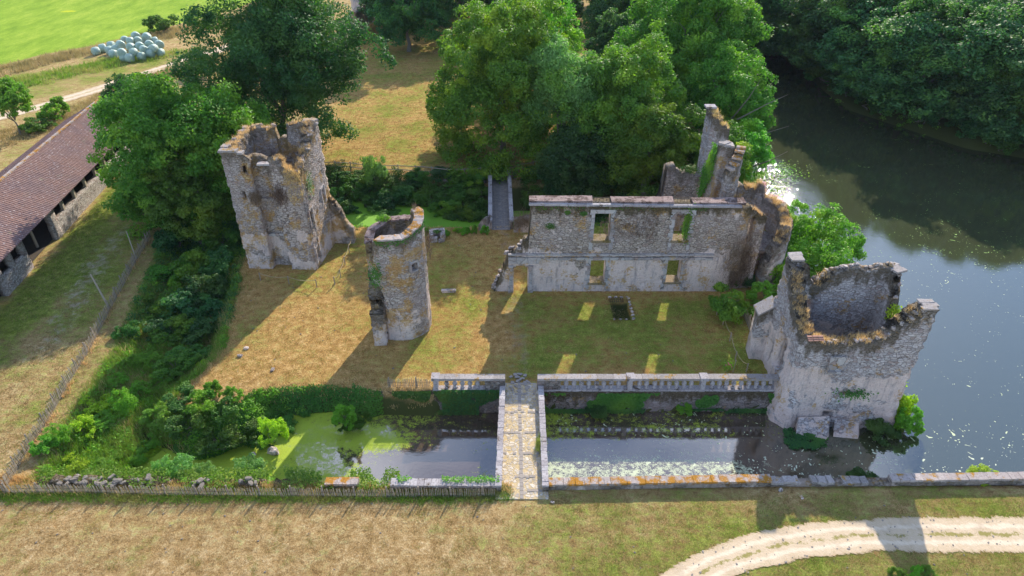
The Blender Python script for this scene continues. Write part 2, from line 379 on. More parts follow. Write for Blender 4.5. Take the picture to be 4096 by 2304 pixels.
add_zone(bare, [(150, 1330), (330, 1000), (560, 860), (590, 950), (430, 1230), (200, 1400)], .18, 1.5)
add_zone(bare, [(0, 1500), (120, 1330), (330, 1010), (520, 860), (560, 900), (420, 1150), (230, 1420), (60, 1640), (0, 1650)], .34, 1.2)
add_zone(bare, [(1960, 900), (2060, 900), (2120, 1150), (2160, 1500), (2010, 1500), (1985, 1200)], .50, 1)
add_zone(bare, [(1900, 700), (2110, 700), (2080, 560), (1980, 560)], .5, 1)
add_zone(bare, [(2010, 1985), (2190, 1985), (2240, 2200), (2100, 2330), (1990, 2200)], .30, 1)
add_zone(bare, [(1500, 200), (1800, 150), (1840, 640), (1700, 660)], .12, 3)
wet = np.clip((-GZ-.25)/.5, 0, 1); wet = np.maximum(wet, soft([(36, 150), (37, 126), (49, 123), (49, 92), (57, 79.5), (69, 72.5), (90, 65), (200, 50), (300, 300), (20, 300)], 1.0))
k = NT('grassland')
n1 = k.noise(.22, 6, .6); n2 = k.noise(1.7, 6, .7); n3 = k.noise(8, 8, .88); n4 = k.noise(34, 4, .8); mow = k.noise(2.4, 4, .6, vec=k.pos((.35, 1.6, 1)))
dry = k.ramp(k.math('ADD', k.math('MULTIPLY', n2, .35), k.math('ADD', k.math('MULTIPLY', n3, .45), k.math('MULTIPLY', n4, .2))), [(.40, (.12, .08, .03)), (.46, (.30, .195, .08)), (.52, (.46, .32, .15)), (.60, (.76, .60, .38))])
grn = k.ramp(k.math('ADD', k.math('MULTIPLY', n2, .35), k.math('ADD', k.math('MULTIPLY', n3, .45), k.math('MULTIPLY', n4, .2))), [(.40, (.035, .075, .008)), (.49, (.135, .20, .022)), (.60, (.38, .40, .08))])
lf = k.math('ADD', k.attr('lush'), k.math('ADD', k.math('MULTIPLY', k.math('SUBTRACT', n1, .5), 1.5), k.math('ADD', k.math('MULTIPLY', k.math('SUBTRACT', n2, .5), 1.5), k.math('MULTIPLY', k.math('SUBTRACT', mow, .5), .5))))
dry = k.mix(k.math('MULTIPLY', k.attr('ochre'), .85), dry, (1.0, .86, .62), 'MULTIPLY'); lf = k.math('ADD', lf, k.math('MULTIPLY', k.math('SUBTRACT', n3, .5), 1.1)); c = k.mix(k.math('MULTIPLY', k.step(lf, .30, .90), .92), dry, grn)
bf = k.math('ADD', k.attr('bare'), k.math('ADD', k.math('MULTIPLY', k.math('SUBTRACT', n2, .5), .8), k.math('MULTIPLY', k.math('SUBTRACT', k.noise(.9, 8, .78), .5), 1.6)))
c = k.mix(k.math('MULTIPLY', k.step(bf, .40, .78), .85), c, k.mix(n3, k.mix(k.attr('ochre'), (.30, .235, .175), (.25, .165, .10)), k.mix(k.attr('ochre'), (.56, .48, .40), (.36, .27, .20))))
fc = k.ramp(k.math('ADD', k.math('MULTIPLY', k.noise(.30, 8, .75, vec=k.pos((1, .35, 1), (0, 0, .5))), .6), k.math('MULTIPLY', k.noise(3, 6, .85), .4)), [(.36, (.13, .24, .02)), (.5, (.24, .36, .035)), (.64, (.40, .47, .07))])
ff = k.step(k.math('ADD', k.attr('field'), k.math('MULTIPLY', k.math('SUBTRACT', n2, .5), .5)), .4, .6); c = k.mix(ff, c, fc)
yp = k.step(k.math('ADD', k.attr('yel'), k.math('MULTIPLY', k.math('SUBTRACT', n2, .5), .5)), .45, .7); c = k.mix(yp, c, (.50, .52, .03))
c = k.mix(k.step(k.math('ADD', k.attr('wet'), k.math('MULTIPLY', k.math('SUBTRACT', n2, .5), .6)), .35, .7), c, k.mix(n3, (.05, .055, .02), (.10, .12, .035)))
M['ground'] = k.done(k.bsdf(c, 1, k.bump(k.math('ADD', k.math('MULTIPLY', n3, 1.1), n2), .8, .12), .05))
ochre = np.clip(soft([(-24, 32.9), (20, 32.9), (22, 56), (-24, 56)], 1.0)+soft(poly_px([(1250, 680), (1350, 200), (1480, 60), (1850, 60), (2300, 60), (2350, 680)]), 2), 0, 1)
ochre *= 1-soft([(1.5, 45.4), (18, 45.4), (18, 56), (1.5, 56)], .8)
yel = soft(poly_px([(235, 52), (255, 42), (310, 36), (322, 42), (270, 52)]), 1.0)
g = mesh_obj('ground', np.stack([GX, GY, GZ], -1).reshape(-1, 3), GF, M['ground'], None, True,
             dict(lush=lush.ravel(), bare=bare.ravel(), field=field.ravel(), wet=wet.ravel(), yel=yel.ravel(), ochre=ochre.ravel())); tag(g, kind='structure')

# ------------------------------------------------------------------ water with floating weed
wx = np.concatenate([np.arange(-40, 30, .4), np.arange(30, 140, 1.5)]); wy = np.concatenate([np.arange(24.6, 62, .4), np.arange(62, 135, 1.5)])
WX, WY = np.meshgrid(wx, wy)
weed = np.zeros_like(WX)
lm = (WX < .6) & (WY < 45); weed[lm] = (np.clip((-4.2-WX)/11.0, 0.0, 1)*.66+.32)[lm]
weed += np.where(lm, .35*np.clip((27.2-WY)/2, 0, 1)*np.clip((-4-WX)/5, 0, 1), 0)
weed -= np.where(lm, .45*np.exp(-((WX+5.2)/3.4)**2-((WY-27.2)/1.7)**2), 0)
weed += np.where(lm, .25*np.exp(-((WX+1.9)/1.2)**2-((WY-26.6)/1.6)**2)+.4*np.exp(-((WX+8)/2)**2-((WY-29.6)/.8)**2), 0)
weed -= np.where(lm, .25*np.exp(-((WX+9.5)/4.5)**2-((WY-28.6)/.8)**2), 0)
weed += np.where(lm, .5*np.clip((30.6-WY)/.4, -1, 0)*0, 0)
rm = (WX >= .6) & (WX < 19) & (WY < 36); weed[rm] = (.44+.08*np.clip((28.6-WY)/1.2, 0, 1)*(WX < 14)+.20*np.clip((4-WX)/3, 0, 1)-.16*np.clip((WX-12.5)/4, 0, 1)-.22*np.exp(-((WY-29.3)/.8)**2))[rm]
nm = (WY > 50) & (WX < 4) & (WY < 66); weed[nm] = 1.0
nm2 = (WY > 50) & (WX >= 4) & (WX < 17) & (WY < 64); weed[nm2] = .6
lk = (WX >= 19) | ((WX > 17.9) & (WY < 31)); weed[lk] = .10
speck = np.where(lk, .26+.30*np.exp(-((WX-24.5)/4)**2-((WY-28)/4.5)**2)+.18*np.exp(-((WX-45)/8)**2-((WY-55)/8)**2), 0)
speck[rm] = .50
wi = np.arange(len(wx)*len(wy)).reshape(len(wy), len(wx))
WF = np.stack([wi[:-1, :-1], wi[:-1, 1:], wi[1:, 1:], wi[1:, :-1]], -1).reshape(-1, 4)
k = NT('water_with_duckweed')
warp = k.noise(.35, 3, out='Color'); vm = k.n('ShaderNodeVectorMath', operation='MULTIPLY_ADD'); k.l(warp, vm.inputs[0]); vm.inputs[1].default_value = (3.2, 3.2, 0); k.l(k.pos(), vm.inputs[2])
mpn = k.n('ShaderNodeMapping'); mpn.inputs['Scale'].default_value = (.5, 1.7, 1); mpn.inputs['Rotation'].default_value = (0, 0, .15); k.l(vm.outputs[0], mpn.inputs[0])
sn = k.noise(1.0, 7, .72, vec=mpn.outputs[0]); fn = k.noise(3.2, 8, .78); gn = k.noise(18, 4, .7)
wf = k.math('ADD', k.attr('weed'), k.math('ADD', k.math('MULTIPLY', k.math('SUBTRACT', sn, .5), .9), k.math('MULTIPLY', k.math('SUBTRACT', fn, .5), 1.5)))
wf = k.math('ADD', wf, k.math('MULTIPLY', k.math('SUBTRACT', gn, .5), 1.0))
wmask = k.math('MULTIPLY', k.step(wf, .44, .62), k.math('MULTIPLY_ADD', k.step(wf, .5, .85), .3, .7))
sv = k.vor(4.6, vm.outputs[0]); sp = k.math('ADD', k.math('MULTIPLY', k.math('SUBTRACT', k.noise(.42, 6, .75, vec=vm.outputs[0]), .52), 2.6), k.math('SUBTRACT', k.attr('speck'), .08))
sv2 = k.vor(1.5)
sepc = k.n('ShaderNodeSeparateColor'); k.l(sv.outputs['Color'], sepc.inputs[0])
rad = k.math('MULTIPLY', k.math('MULTIPLY', sp, sepc.outputs[0]), .62)
smask = k.step(k.math('SUBTRACT', k.math('MINIMUM', rad, .42), k.math('ADD', sv.outputs['Distance'], k.math('MULTIPLY', k.math('SUBTRACT', gn, .5), .25))), -.02, .02)
mask = k.math('MAXIMUM', wmask, smask)
wcol = k.mix(gn, (.17, .27, .018), (.44, .52, .045)); wcol = k.mix(k.math('MULTIPLY', smask, k.math('SUBTRACT', 1.0, wmask)), wcol, (.52, .58, .38))
sx = k.n('ShaderNodeSeparateXYZ'); k.l(k.pos(), sx.inputs[0])
wcol = k.mix(k.math('MULTIPLY', k.step(sx.outputs[1], 48, 54), .85), wcol, (.12, .32, .02)); wcol = k.mix(k.math('MULTIPLY', k.step(sx.outputs[0], .5, 1.5), k.math('MULTIPLY', k.step(sx.outputs[1], 30, 28.5), .8)), wcol, (.56, .62, .50))  # rear moat greener; near right-moat weed paled, its sunlit sheen painted into the colour
mud = k.mix(k.step(sx.outputs[0], 14, 22), k.mix(k.noise(.8, 4), (.05, .035, .026), (.085, .058, .045)), (.048, .055, .028))
rip = k.noise(3.0, 5, .6, vec=k.pos((1, 1.6, 1))); rip2 = k.noise(.6, 3, .5)
bn = k.n('ShaderNodeBump'); bn.inputs['Distance'].default_value = .10; k.l(k.math('ADD', rip, k.math('MULTIPLY', rip2, 1.5)), bn.inputs['Height'])
k.l(k.math('MULTIPLY_ADD', k.math('MULTIPLY', k.math('MULTIPLY', k.step(sx.outputs[0], 36, 27), k.step(sx.outputs[1], 88, 70)), k.math('MULTIPLY', k.step(sx.outputs[0], 18, 22), k.step(sx.outputs[1], 46, 58))), .38, .028), bn.inputs['Strength'])
wb = k.bsdf(mud, .03, bn.outputs[0], .5, 2.35)
db = k.bsdf(wcol, .75, k.bump(gn, .6, .03), .3)
ms = k.n('ShaderNodeMixShader'); k.l(mask, ms.inputs[0]); k.l(wb, ms.inputs[1]); k.l(db, ms.inputs[2])
M['water'] = k.done(ms.outputs[0])
wo = mesh_obj('water', np.stack([WX, WY, np.full_like(WX, WZ)], -1).reshape(-1, 3), WF, M['water'], None, True, dict(weed=weed.ravel(), speck=speck.ravel())); tag(wo, kind='structure')

# ------------------------------------------------------------------ dirt roads: ragged strips 8 mm above the ground
k = NT('pale_dirt_road'); n2 = k.noise(2.0, 6, .7); n3 = k.noise(12, 5, .7)
rut = k.math('ADD', k.attr('rut'), k.math('MULTIPLY', k.math('SUBTRACT', n2, .5), .9)); c = k.mix(n2, (.46, .345, .225), (.62, .50, .36)); c = k.mix(k.math('MULTIPLY', k.step(rut, .35, .9), .55), c, (.74, .64, .50)); c = k.mix(k.math('MULTIPLY', k.step(k.attr('edge'), .35, 1.0), .6), c, (.40, .29, .16)); c = k.mix(k.math('MULTIPLY', k.step(n3, .5, .75), .35), c, (.68, .60, .50)); c = k.mix(k.math('MULTIPLY', k.step(k.noise(.7, 5, .65), .5, .68), .45), c, (.40, .31, .22))
c = k.mix(k.step(k.math('ADD', k.math('MULTIPLY', k.attr('mid'), .42), k.noise(1.4, 7, .78)), .84, .93), c, k.mix(n3, (.18, .19, .05), (.36, .28, .12)))
M['road'] = k.done(k.bsdf(c, 1, k.bump(k.math('ADD', n3, n2), .5, .05), .05))
def road(up, lo, name, seed, n=260, mcol=14, mid=1.0):
    def res(pts):
        pts = np.array([P(*q) for q in pts]); s = np.r_[0, np.cumsum(np.hypot(*np.diff(pts, axis=0).T))]; t = np.linspace(0, s[-1], n)
        q = np.stack([np.interp(t, s, pts[:, 0]), np.interp(t, s, pts[:, 1])], -1)
        for _ in range(6): q[1:-1] = (q[:-2]+2*q[1:-1]+q[2:])/4
        return q
    A, B = res(up), res(lo); r_ = np.random.default_rng(seed); V = []; mid_a = []; rut_a = []; edge_a = []
    for i in range(n):
        wa = (fbm(A[i, 0], A[i, 1], 1.3)-.5)*.14+r_.normal()*.022; wb_ = (fbm(B[i, 0], B[i, 1], 1.3)-.5)*.14+r_.normal()*.022
        for j in range(mcol):
            t = j/(mcol-1); t2 = t*(1+wa+wb_)-wa; x, y = A[i]*(1-t2)+B[i]*t2
            V.append((x, y, 0)); mid_a.append(math.exp(-((t-.5)/.11)**2)*mid); rut_a.append(math.exp(-((t-.27)/.09)**2)+math.exp(-((t-.73)/.09)**2)); edge_a.append(max(0, abs(t-.5)*2-.75)*4)
    V = np.array(V); V[:, 2] = terrain(V[:, 0], V[:, 1])+.03
    ii = np.arange(n*mcol).reshape(n, mcol); F = np.stack([ii[:-1, :-1], ii[1:, :-1], ii[1:, 1:], ii[:-1, 1:]], -1).reshape(-1, 4)
    o = mesh_obj(name, V, F, M['road'], None, True, dict(mid=mid_a, rut=rut_a, edge=edge_a)); return tag(o, kind='structure')
road([(2500, 2420), (2640, 2304), (2760, 2225), (3000, 2132), (3213, 2096), (3400, 2078), (3570, 2070), (4096, 2072), (5200, 2075)],
     [(2800, 2420), (2940, 2304), (3000, 2279), (3213, 2236), (3489, 2206), (3766, 2211), (4096, 2213), (4700, 2230), (5200, 2240)], 'dirt_road', 1, 900, 16)
road([(-700, 640), (-300, 545), (0, 458), (200, 404), (387, 345), (600, 277), (827, 205), (1100, 110), (1300, 30)],
     [(-700, 680), (-300, 580), (0, 483), (200, 428), (387, 373), (600, 300), (848, 225), (1120, 122), (1320, 38)], 'dirt_track', 2, 420, 14, .9)

# ------------------------------------------------------------------ ruined walls
def offset_path(path, d, closed):
    n = len(path); res = []
    for i in range(n):
        p = np.array(path[i]); a = np.array(path[i-1]) if (i > 0 or closed) else None; b = np.array(path[(i+1) % n]) if (i < n-1 or closed) else None
        ns = []
        for u, v in ((a, p), (p, b)):
            if u is None or v is None: continue
            t = (v-u)/np.linalg.norm(v-u); ns.append(np.array([t[1], -t[0]]))
        m = sum(ns); m = m/np.linalg.norm(m); m = m/max(.45, float(m.dot(ns[0]))); res.append(p+m*d)
    return res
def wall(path, th, top, bot, openings=(), cell=.22, jag=.15, closed=False, batter=None, disp=.03, seed=1, rag=0.0):
    """front faces lie to the right of the walking direction. top: list of (s, z). openings: (s0, s1, z0, z1, arch)"""
    r_ = np.random.default_rng(seed); pts = [np.array(p, float) for p in path]; back = offset_path(path, -th, closed)
    nrm = [(np.array(p)-np.array(b))/th for p, b in zip(path, back)]
    if closed: pts = pts+[pts[0]]; back = back+[back[0]]; nrm = nrm+[nrm[0]]
    S = [0]
    for i in range(1, len(pts)): S.append(S[-1]+float(np.linalg.norm(pts[i]-pts[i-1])))
    marks = set(S)
    for o_ in openings: marks |= {o_[0], o_[1]}
    marks = sorted(marks); ss = []
    for a, b in zip(marks[:-1], marks[1:]):
        m = max(1, int(round((b-a)/cell))); ss += [a+(b-a)*q/m for q in range(m)]
    ss.append(marks[-1]); ss = np.array(ss)
    ts = np.array([q[0] for q in top]); tzv = np.array([q[1] for q in top]); tops = np.interp(ss, ts, tzv)
    if jag:
        blk = np.repeat(r_.normal(0, jag, len(ss)), r_.integers(1, 4, len(ss)))[:len(ss)]; tops = tops+blk*np.clip(1-abs(blk)*0, 0, 1)
    if closed: tops[-1] = tops[0]
    zm = {bot, float(tops.max())+.01}
    for o_ in openings: zm |= {o_[2], o_[3]}
    zm = sorted(zm); zz = []
    for a, b in zip(zm[:-1], zm[1:]):
        m = max(1, int(round((b-a)/cell))); zz += [a+(b-a)*q/m for q in range(m)]
    zz.append(zm[-1]); zz = np.array(zz); ns, nz = len(ss), len(zz)
    Z = np.minimum(zz[None, :], np.maximum(tops, bot+.02)[:, None])
    V = np.zeros((2, ns, nz, 3)); A = np.zeros((2, ns, nz))
    for i, s_ in enumerate(ss):
        q = min(max(0, np.searchsorted(S, s_+1e-9)-1), len(S)-2); f = (s_-S[q])/(S[q+1]-S[q])
        pf = pts[q]*(1-f)+pts[q+1]*f; pb = back[q]*(1-f)+back[q+1]*f; nn = nrm[q]*(1-f)+nrm[q+1]*f
        if closed and i == ns-1: V[:, i] = V[:, 0]; A[:, i] = A[:, 0]; continue
        for j in range(nz):
            z = Z[i, j]; off = batter(z, s_) if batter else 0; e1, e2 = r_.normal(0, disp, 2)
            V[0, i, j, :2] = pf+nn*(off+e1); V[1, i, j, :2] = pb-nn*e2; V[:, i, j, 2] = z+r_.normal(0, disp*.6)*(0 < j)
            A[:, i, j] = tops[i]-z
    ex = np.zeros((ns-1, nz-1), bool)
    for i in range(ns-1):
        for j in range(nz-1):
            if zz[j] >= max(tops[i], tops[i+1])-1e-4: continue
            cs, cz = (ss[i]+ss[i+1])/2, (zz[j]+zz[j+1])/2; ok = True
            for o_ in openings:
                if o_[0] < cs < o_[1] and o_[2] < cz < o_[3]:
                    if len(o_) > 4 and o_[4]:
                        hw = (o_[1]-o_[0])/2; cx_ = (o_[0]+o_[1])/2; zc = o_[3]-hw*o_[4]
                        if cz > zc and ((cs-cx_)/hw)**2+((cz-zc)/(hw*o_[4]))**2 > 1: continue
                    ok = False; break
            ex[i, j] = ok
    def vi(k_, i, j): return (k_*ns+i)*nz+j
    F = []
    for i in range(ns-1):
        for j in range(nz-1):
            if not ex[i, j]: continue
            F.append((vi(0, i, j), vi(0, i+1, j), vi(0, i+1, j+1), vi(0, i, j+1)))
            F.append((vi(1, i, j), vi(1, i, j+1), vi(1, i+1, j+1), vi(1, i+1, j)))
            if j == nz-2 or not ex[i, j+1]: F.append((vi(0, i, j+1), vi(0, i+1, j+1), vi(1, i+1, j+1), vi(1, i, j+1)))
            if j > 0 and not ex[i, j-1]: F.append((vi(0, i, j), vi(1, i, j), vi(1, i+1, j), vi(0, i+1, j)))
            li = i-1 if i > 0 else (ns-2 if closed else None); ri = i+1 if i < ns-2 else (0 if closed else None)
            if li is None or not ex[li, j]: F.append((vi(0, i, j), vi(0, i, j+1), vi(1, i, j+1), vi(1, i, j)))
            if ri is None or not ex[ri, j]: F.append((vi(0, i+1, j), vi(1, i+1, j), vi(1, i+1, j+1), vi(0, i+1, j+1)))
    return V.reshape(-1, 3), np.array(F), A.reshape(-1), (ss, tops, S, pts, back)
def wall_obj(name, mat, parent, *a, **kw):
    V, F, A, info = wall(*a, **kw); o = mesh_obj(name, V, F, mat, parent, False, dict(dtop=A)); return o, info
def top_point(info, s_, t):
    ss, tops, S, pts, back = info; q = min(max(0, int(np.searchsorted(S, s_+1e-9))-1), len(S)-2); f = (s_-S[q])/(S[q+1]-S[q])
    p = (pts[q]*(1-f)+pts[q+1]*f)*(1-t)+(back[q]*(1-f)+back[q+1]*f)*t; return np.array([p[0], p[1], float(np.interp(s_, ss, tops))])
# ------------------------------------------------------------------ blades, leaves
def blades(pts, n, h, spread, wdt=.03, lean=.45):
    pts = np.asarray(pts, float).reshape(-1, 3); B = np.repeat(pts, n, 0); m = len(B)
    B = B+np.c_[rng.normal(0, spread, (m, 2)), np.zeros(m)]
    hh = h*rng.uniform(.5, 1.15, m); a = rng.uniform(0, 6.28, m); ln = rng.uniform(.1, lean, m)*hh; b = rng.uniform(0, 6.28, m)
    T = B+np.c_[np.cos(b)*ln, np.sin(b)*ln, hh]; W_ = np.c_[np.cos(a), np.sin(a), np.zeros(m)]*wdt*.5
    V = np.stack([B-W_, B+W_, T], 1).reshape(-1, 3); return V, np.arange(3*m).reshape(-1, 3)
def tufts_on(info, spans, parent, name='dry_grass', n=26, h=.34, dens=5, mat='hay', spread=.09):
    pts = []
    for s0, s1 in spans:
        for _ in range(int(abs(s1-s0)*dens)): p = top_point(info, random.uniform(s0, s1), random.uniform(.05, .95)); p[2] -= .02; pts.append(p)
    V, F = blades(pts, int(n*.55), h, spread, .025, .8); return mesh_obj(name, V, F, M[mat], parent)
def leaf_quads(C, Nn, size, flat=.5, aspect=.62):
    m = len(C); Nn = Nn+rng.normal(0, flat, (m, 3)); Nn /= np.linalg.norm(Nn, axis=1)[:, None]+1e-9
    r_ = rng.normal(0, 1, (m, 3)); U = np.cross(Nn, r_); U /= np.linalg.norm(U, axis=1)[:, None]+1e-9; W_ = np.cross(Nn, U)
    s_ = (size*rng.uniform(.6, 1.3, m))[:, None]; U = U*s_*.5; W_ = W_*s_*.5*aspect
    V = np.stack([C-U, C+W_-U*.1, C+U, C-W_-U*.1], 1).reshape(-1, 3); return V, np.arange(4*m).reshape(-1, 4)
def sphere_pts(n, up=0.0):
    v = rng.normal(0, 1, (n, 3)); v[:, 2] += up; v /= np.linalg.norm(v, axis=1)[:, None]; return v
def crown_mesh(name, mat, nleaf, leaf, radii=(1, 1, 1), lobes=46, lobe_r=.30, sub=7, sub_r=.42, low=-.55, seed=1, droop=0, extra=(), up=.35, shell=.80, flat=.55):
    """a crown around the origin built from lobes, each lobe from leaf clumps; sizes in metres"""
    global rng; keep = rng; rng = np.random.default_rng(seed); rx, ry, rz = radii
    L = []; d = sphere_pts(lobes*3, .0); d = d[d[:, 2] > low][:lobes]
    for v in d:
        if v[2] < 0: v[:2] *= min(1.6, 1/max(.3, math.hypot(v[0], v[1])))**.75
        q = shell*rng.uniform(.74, 1.08); L.append((np.array([v[0]*rx*q, v[1]*ry*q, v[2]*rz*q]), lobe_r*rng.uniform(.65, 1.3)*min(rx, ry, rz*1.2)))
    for v in sphere_pts(lobes//4): q = .45*rng.uniform(.5, 1); L.append((np.array([v[0]*rx*q, v[1]*ry*q, v[2]*rz*q]), lobe_r*1.2*min(rx, ry, rz)))
    for e in extra: L.append((np.array(e[:3], float), e[3]))
    tot = sum(l_[1]**2 for l_ in L); Cs = []; Ns = []
    for c0, r0 in L:
        out = c0/np.array([rx, ry, rz]); out = out/(np.linalg.norm(out)+1e-6)
        m = max(sub, 3); sd_ = sphere_pts(m, .25)+out*.45; sd_ /= np.linalg.norm(sd_, axis=1)[:, None]
        cc = c0+sd_*r0*rng.uniform(.5, .95, (m, 1))*np.array([1, 1, .8]); k_ = int(nleaf*(r0**2)/tot/m)
        for q in cc:
            rr = r0*sub_r*rng.uniform(.6, 1.3); v = sphere_pts(k_, .15)+out*.35; v /= np.linalg.norm(v, axis=1)[:, None]
            p = q+v*rr*rng.uniform(.55, 1.12, (k_, 1))*np.array([1, 1, .75]); 
            if droop: p[:, 2] -= droop*rng.random(k_)**2*rr
            Cs.append(p); Ns.append(v*.7+np.array([0, 0, up]))
    C = np.concatenate(Cs); Nn = np.concatenate(Ns); V, F = leaf_quads(C, Nn, leaf, flat); rng = keep
    me = bpy.data.meshes.new(name); me.vertices.add(len(V)); me.vertices.foreach_set('co', V.ravel()); n_, k_ = F.shape
    me.loops.add(n_*k_); me.loops.foreach_set('vertex_index', F.ravel().astype(np.int32)); me.polygons.add(n_)
    me.polygons.foreach_set('loop_start', np.arange(0, n_*k_, k_, dtype=np.int32)); me.polygons.foreach_set('loop_total', np.full(n_, k_, dtype=np.int32))
    me.update(calc_edges=True); me.materials.append(mat); return me
def trunk_mesh(name, h, r0, limbs=7, spread=4, top=9, seed=1, mat='bark'):
    r_ = random.Random(seed); b = MB()
    pts = [(r_.uniform(-.15, .15)*i, r_.uniform(-.15, .15)*i, h*i/5) for i in range(6)]
    b.tube(pts, [r0*(1.25 if i == 0 else 1-.12*i) for i in range(6)], 8)
    for q in range(limbs):
        a = 6.28*q/limbs+r_.uniform(-.4, .4); z0 = h*r_.uniform(.5, 1); s_ = spread*r_.uniform(.5, 1); z1 = z0+(top-z0)*r_.uniform(.3, .9)
        p = [(0, 0, z0), (math.cos(a)*s_*.35, math.sin(a)*s_*.35, z0+(z1-z0)*.45), (math.cos(a+.15)*s_*.7, math.sin(a+.15)*s_*.7, z0+(z1-z0)*.8), (math.cos(a)*s_, math.sin(a)*s_, z1)]
        b.tube(p, [r0*.5, r0*.35, r0*.2, r0*.07], 6)
    me = bpy.data.meshes.new(name); me.from_pydata([tuple(v) for v in b.v], [], b.f); me.materials.append(M[mat]); return me
def plant(name, cat, label, loc, protos, scale=(1, 1, 1), rz=0, group=None):
    """thing = Empty at the foot > trunk, crown (shared mesh data)"""
    e = empty(name, loc, rz, label, cat, group); e.scale = scale
    for nm, me, z in protos:
        o = bpy.data.objects.new(nm, me); col.objects.link(o); o.parent = e; o.location = (0, 0, z)
    return e
def add_box_face(b, x0, x1, z0, z1, y, t, proud=.07):
    b.box(((x0+x1)/2, y-proud/2+t/2, (z0+z1)/2), (x1-x0, t+proud, z1-z0), jit=.008)

# ================================================================== MAIN FACADE
Yf = P(2130, 1165)[1]
fac = empty('ruined_facade', (8.5, Yf, 0), 0, 'long two-storey ruined house wall with four empty window openings and an arched doorway', 'ruin')
X0 = -1.45; X1 = 16.95
def wx_(px, py): return PY(px, py, Yf)[0]
def wz_(px, py): return PY(px, py, Yf)[1]
wins = [(wx_(2372, 961), wx_(2436, 961), wz_(2405, 961), wz_(2405, 853)), (wx_(2688, 961), wx_(2747, 961), wz_(2700, 961), wz_(2700, 853)),
        (wx_(2357, 1130), wx_(2417, 1130), wz_(2380, 1130), wz_(2380, 1040)), (wx_(2660, 1127), wx_(2717, 1127), wz_(2690, 1127), wz_(2690, 1038))]
ops = [(a-X0, b-X0, z0, z1) for a, b, z0, z1 in wins]; dx0, dx1 = wx_(2054, 1160), wx_(2110, 1160)
ops.append((dx0-X0, dx1-X0, -.3, 2.42, .5)); ops.append((wx_(2905, 1165)-X0, wx_(2935, 1165)-X0, -.3, 1.9, 1))
FT = 7.72
tp = [(0, .1), (.35, 1.0), (.7, 2.0), (.98, 2.7), (1.02, 3.35), (1.5, 3.6), (1.55, 3.7), (2.2, 3.85), (2.25, 4.6), (2.72, 4.65), (2.75, FT), (10, FT), (X1-X0-.3, FT-.15), (X1-X0, FT-.35)]
fw, finfo = wall_obj('wall', M['facade'], fac, [(X0, Yf), (X1, Yf)], .95, tp, -.4, ops, cell=.2, jag=0, disp=.022, seed=3)
b = MB()
for a, b_, z0, z1 in wins:
    s_ = .24; c1 = MB()
    z = z0-.1
    kk = 0
    while z < z1+.02:
        hh = random.uniform(.26, .42); hh = min(hh, z1+.02-z)
        if hh < .08: break
        lw = s_+(.14 if kk % 2 else 0); add_box_face(c1, a-lw, a+.005, z, z+hh-.012, Yf, .25, .05); add_box_face(c1, b_-.005, b_+(s_+(.0 if kk % 2 else .14)), z, z+hh-.012, Yf, .25, .05); z += hh; kk += 1
    add_box_face(c1, a-.34, b_+.34, z1+.0, z1+.30, Yf, .25, .055)
    fr = c1.obj('window_frame', M['dressed'], fac)
    si = MB(); add_box_face(si, a-.12, b_+.12, z0-.16, z0+.045, Yf, .93, .12); so_ = si.obj('sill', M['sill'], fr); so_.location = (0, 0, 0)
    for u0 in (a-.30, b_+.02): ap = MB(); add_box_face(ap, u0, u0+.28, z0-.70 if z0 < 2 else z0-.80, z0-.17, Yf, .2, .045); ap.obj('pilaster', M['dressed'], fr)
# doorway: pilasters with base and capital, entablature
for cx_ in (dx0-.22, dx1+.22):
    q = MB(); q.box((cx_, Yf-.07, .18), (.40, .24, .62)); q.box((cx_, Yf-.05, 1.38), (.26, .18, 1.85), jit=.006); q.box((cx_, Yf-.07, 2.38), (.36, .24, .14)); q.obj('pilaster', M['dressed'], fac)
q = MB(); x = dx0-.42
while x < wx_(2810, 1010):
    l_ = random.uniform(.5, .95); q.box((x+l_/2, Yf-.05, 3.08), (l_-.012, .14, .22), jit=.008); q.box((x+l_/2, Yf-.085, 3.46), (l_-.012, .21, .13), jit=.008); x += l_
q.obj('string_course', M['dressed'], fac)
q = MB(); x = dx0-.4
while x < dx1+.45: q.box((x+.24, Yf-.03, 2.78), (.46, .1, .34), jit=.01); x += .48
q.obj('lintel', M['dressed'], fac)
q = MB(); x = wx_(2115, 830)
while x < X1-.1:
    l_ = min(random.uniform(.6, 1.4), X1-.05-x); q.box((x+l_/2, Yf-.04, FT+.03-.012*(x-1)), (l_-.02, .26, .16), jit=.015); x += l_+.005
q.obj('cornice', M['grey_coping'], fac)
for xa, xb in ((wx_(2116, 815), wx_(2372, 815)), (wx_(2446, 815), wx_(2697, 820)), (wx_(2773, 820), wx_(2985, 825))):
    q = MB(); x = xa; zt = FT+.10-.012*(xa-1)
    while x < xb-.05:
        l_ = min(random.uniform(.5, 1.2), xb-x); V_ = q.box((x+l_/2, Yf+.52, zt+.03), (l_, .9, .22), jit=.02); x += l_-.005
    q.obj('coping', M['coping_red'], fac)
for a, b_ in ((wx_(2374, 815), wx_(2444, 815)), (wx_(2699, 820), wx_(2771, 820))):
    q = MB(); q.tube([(a, Yf+.5, FT+.30), (b_, Yf+.5, FT+.30)], .018, 5); q.tube([(a, Yf+.5, FT+.17), (b_, Yf+.5, FT+.17)], .018, 5)
    for t in range(6): xx = a+(b_-a)*t/5; q.tube([(xx, Yf+.5, FT-.03), (xx, Yf+.5, FT+.31)], .014, 5)
    q.obj('railing', M['iron'], fac)
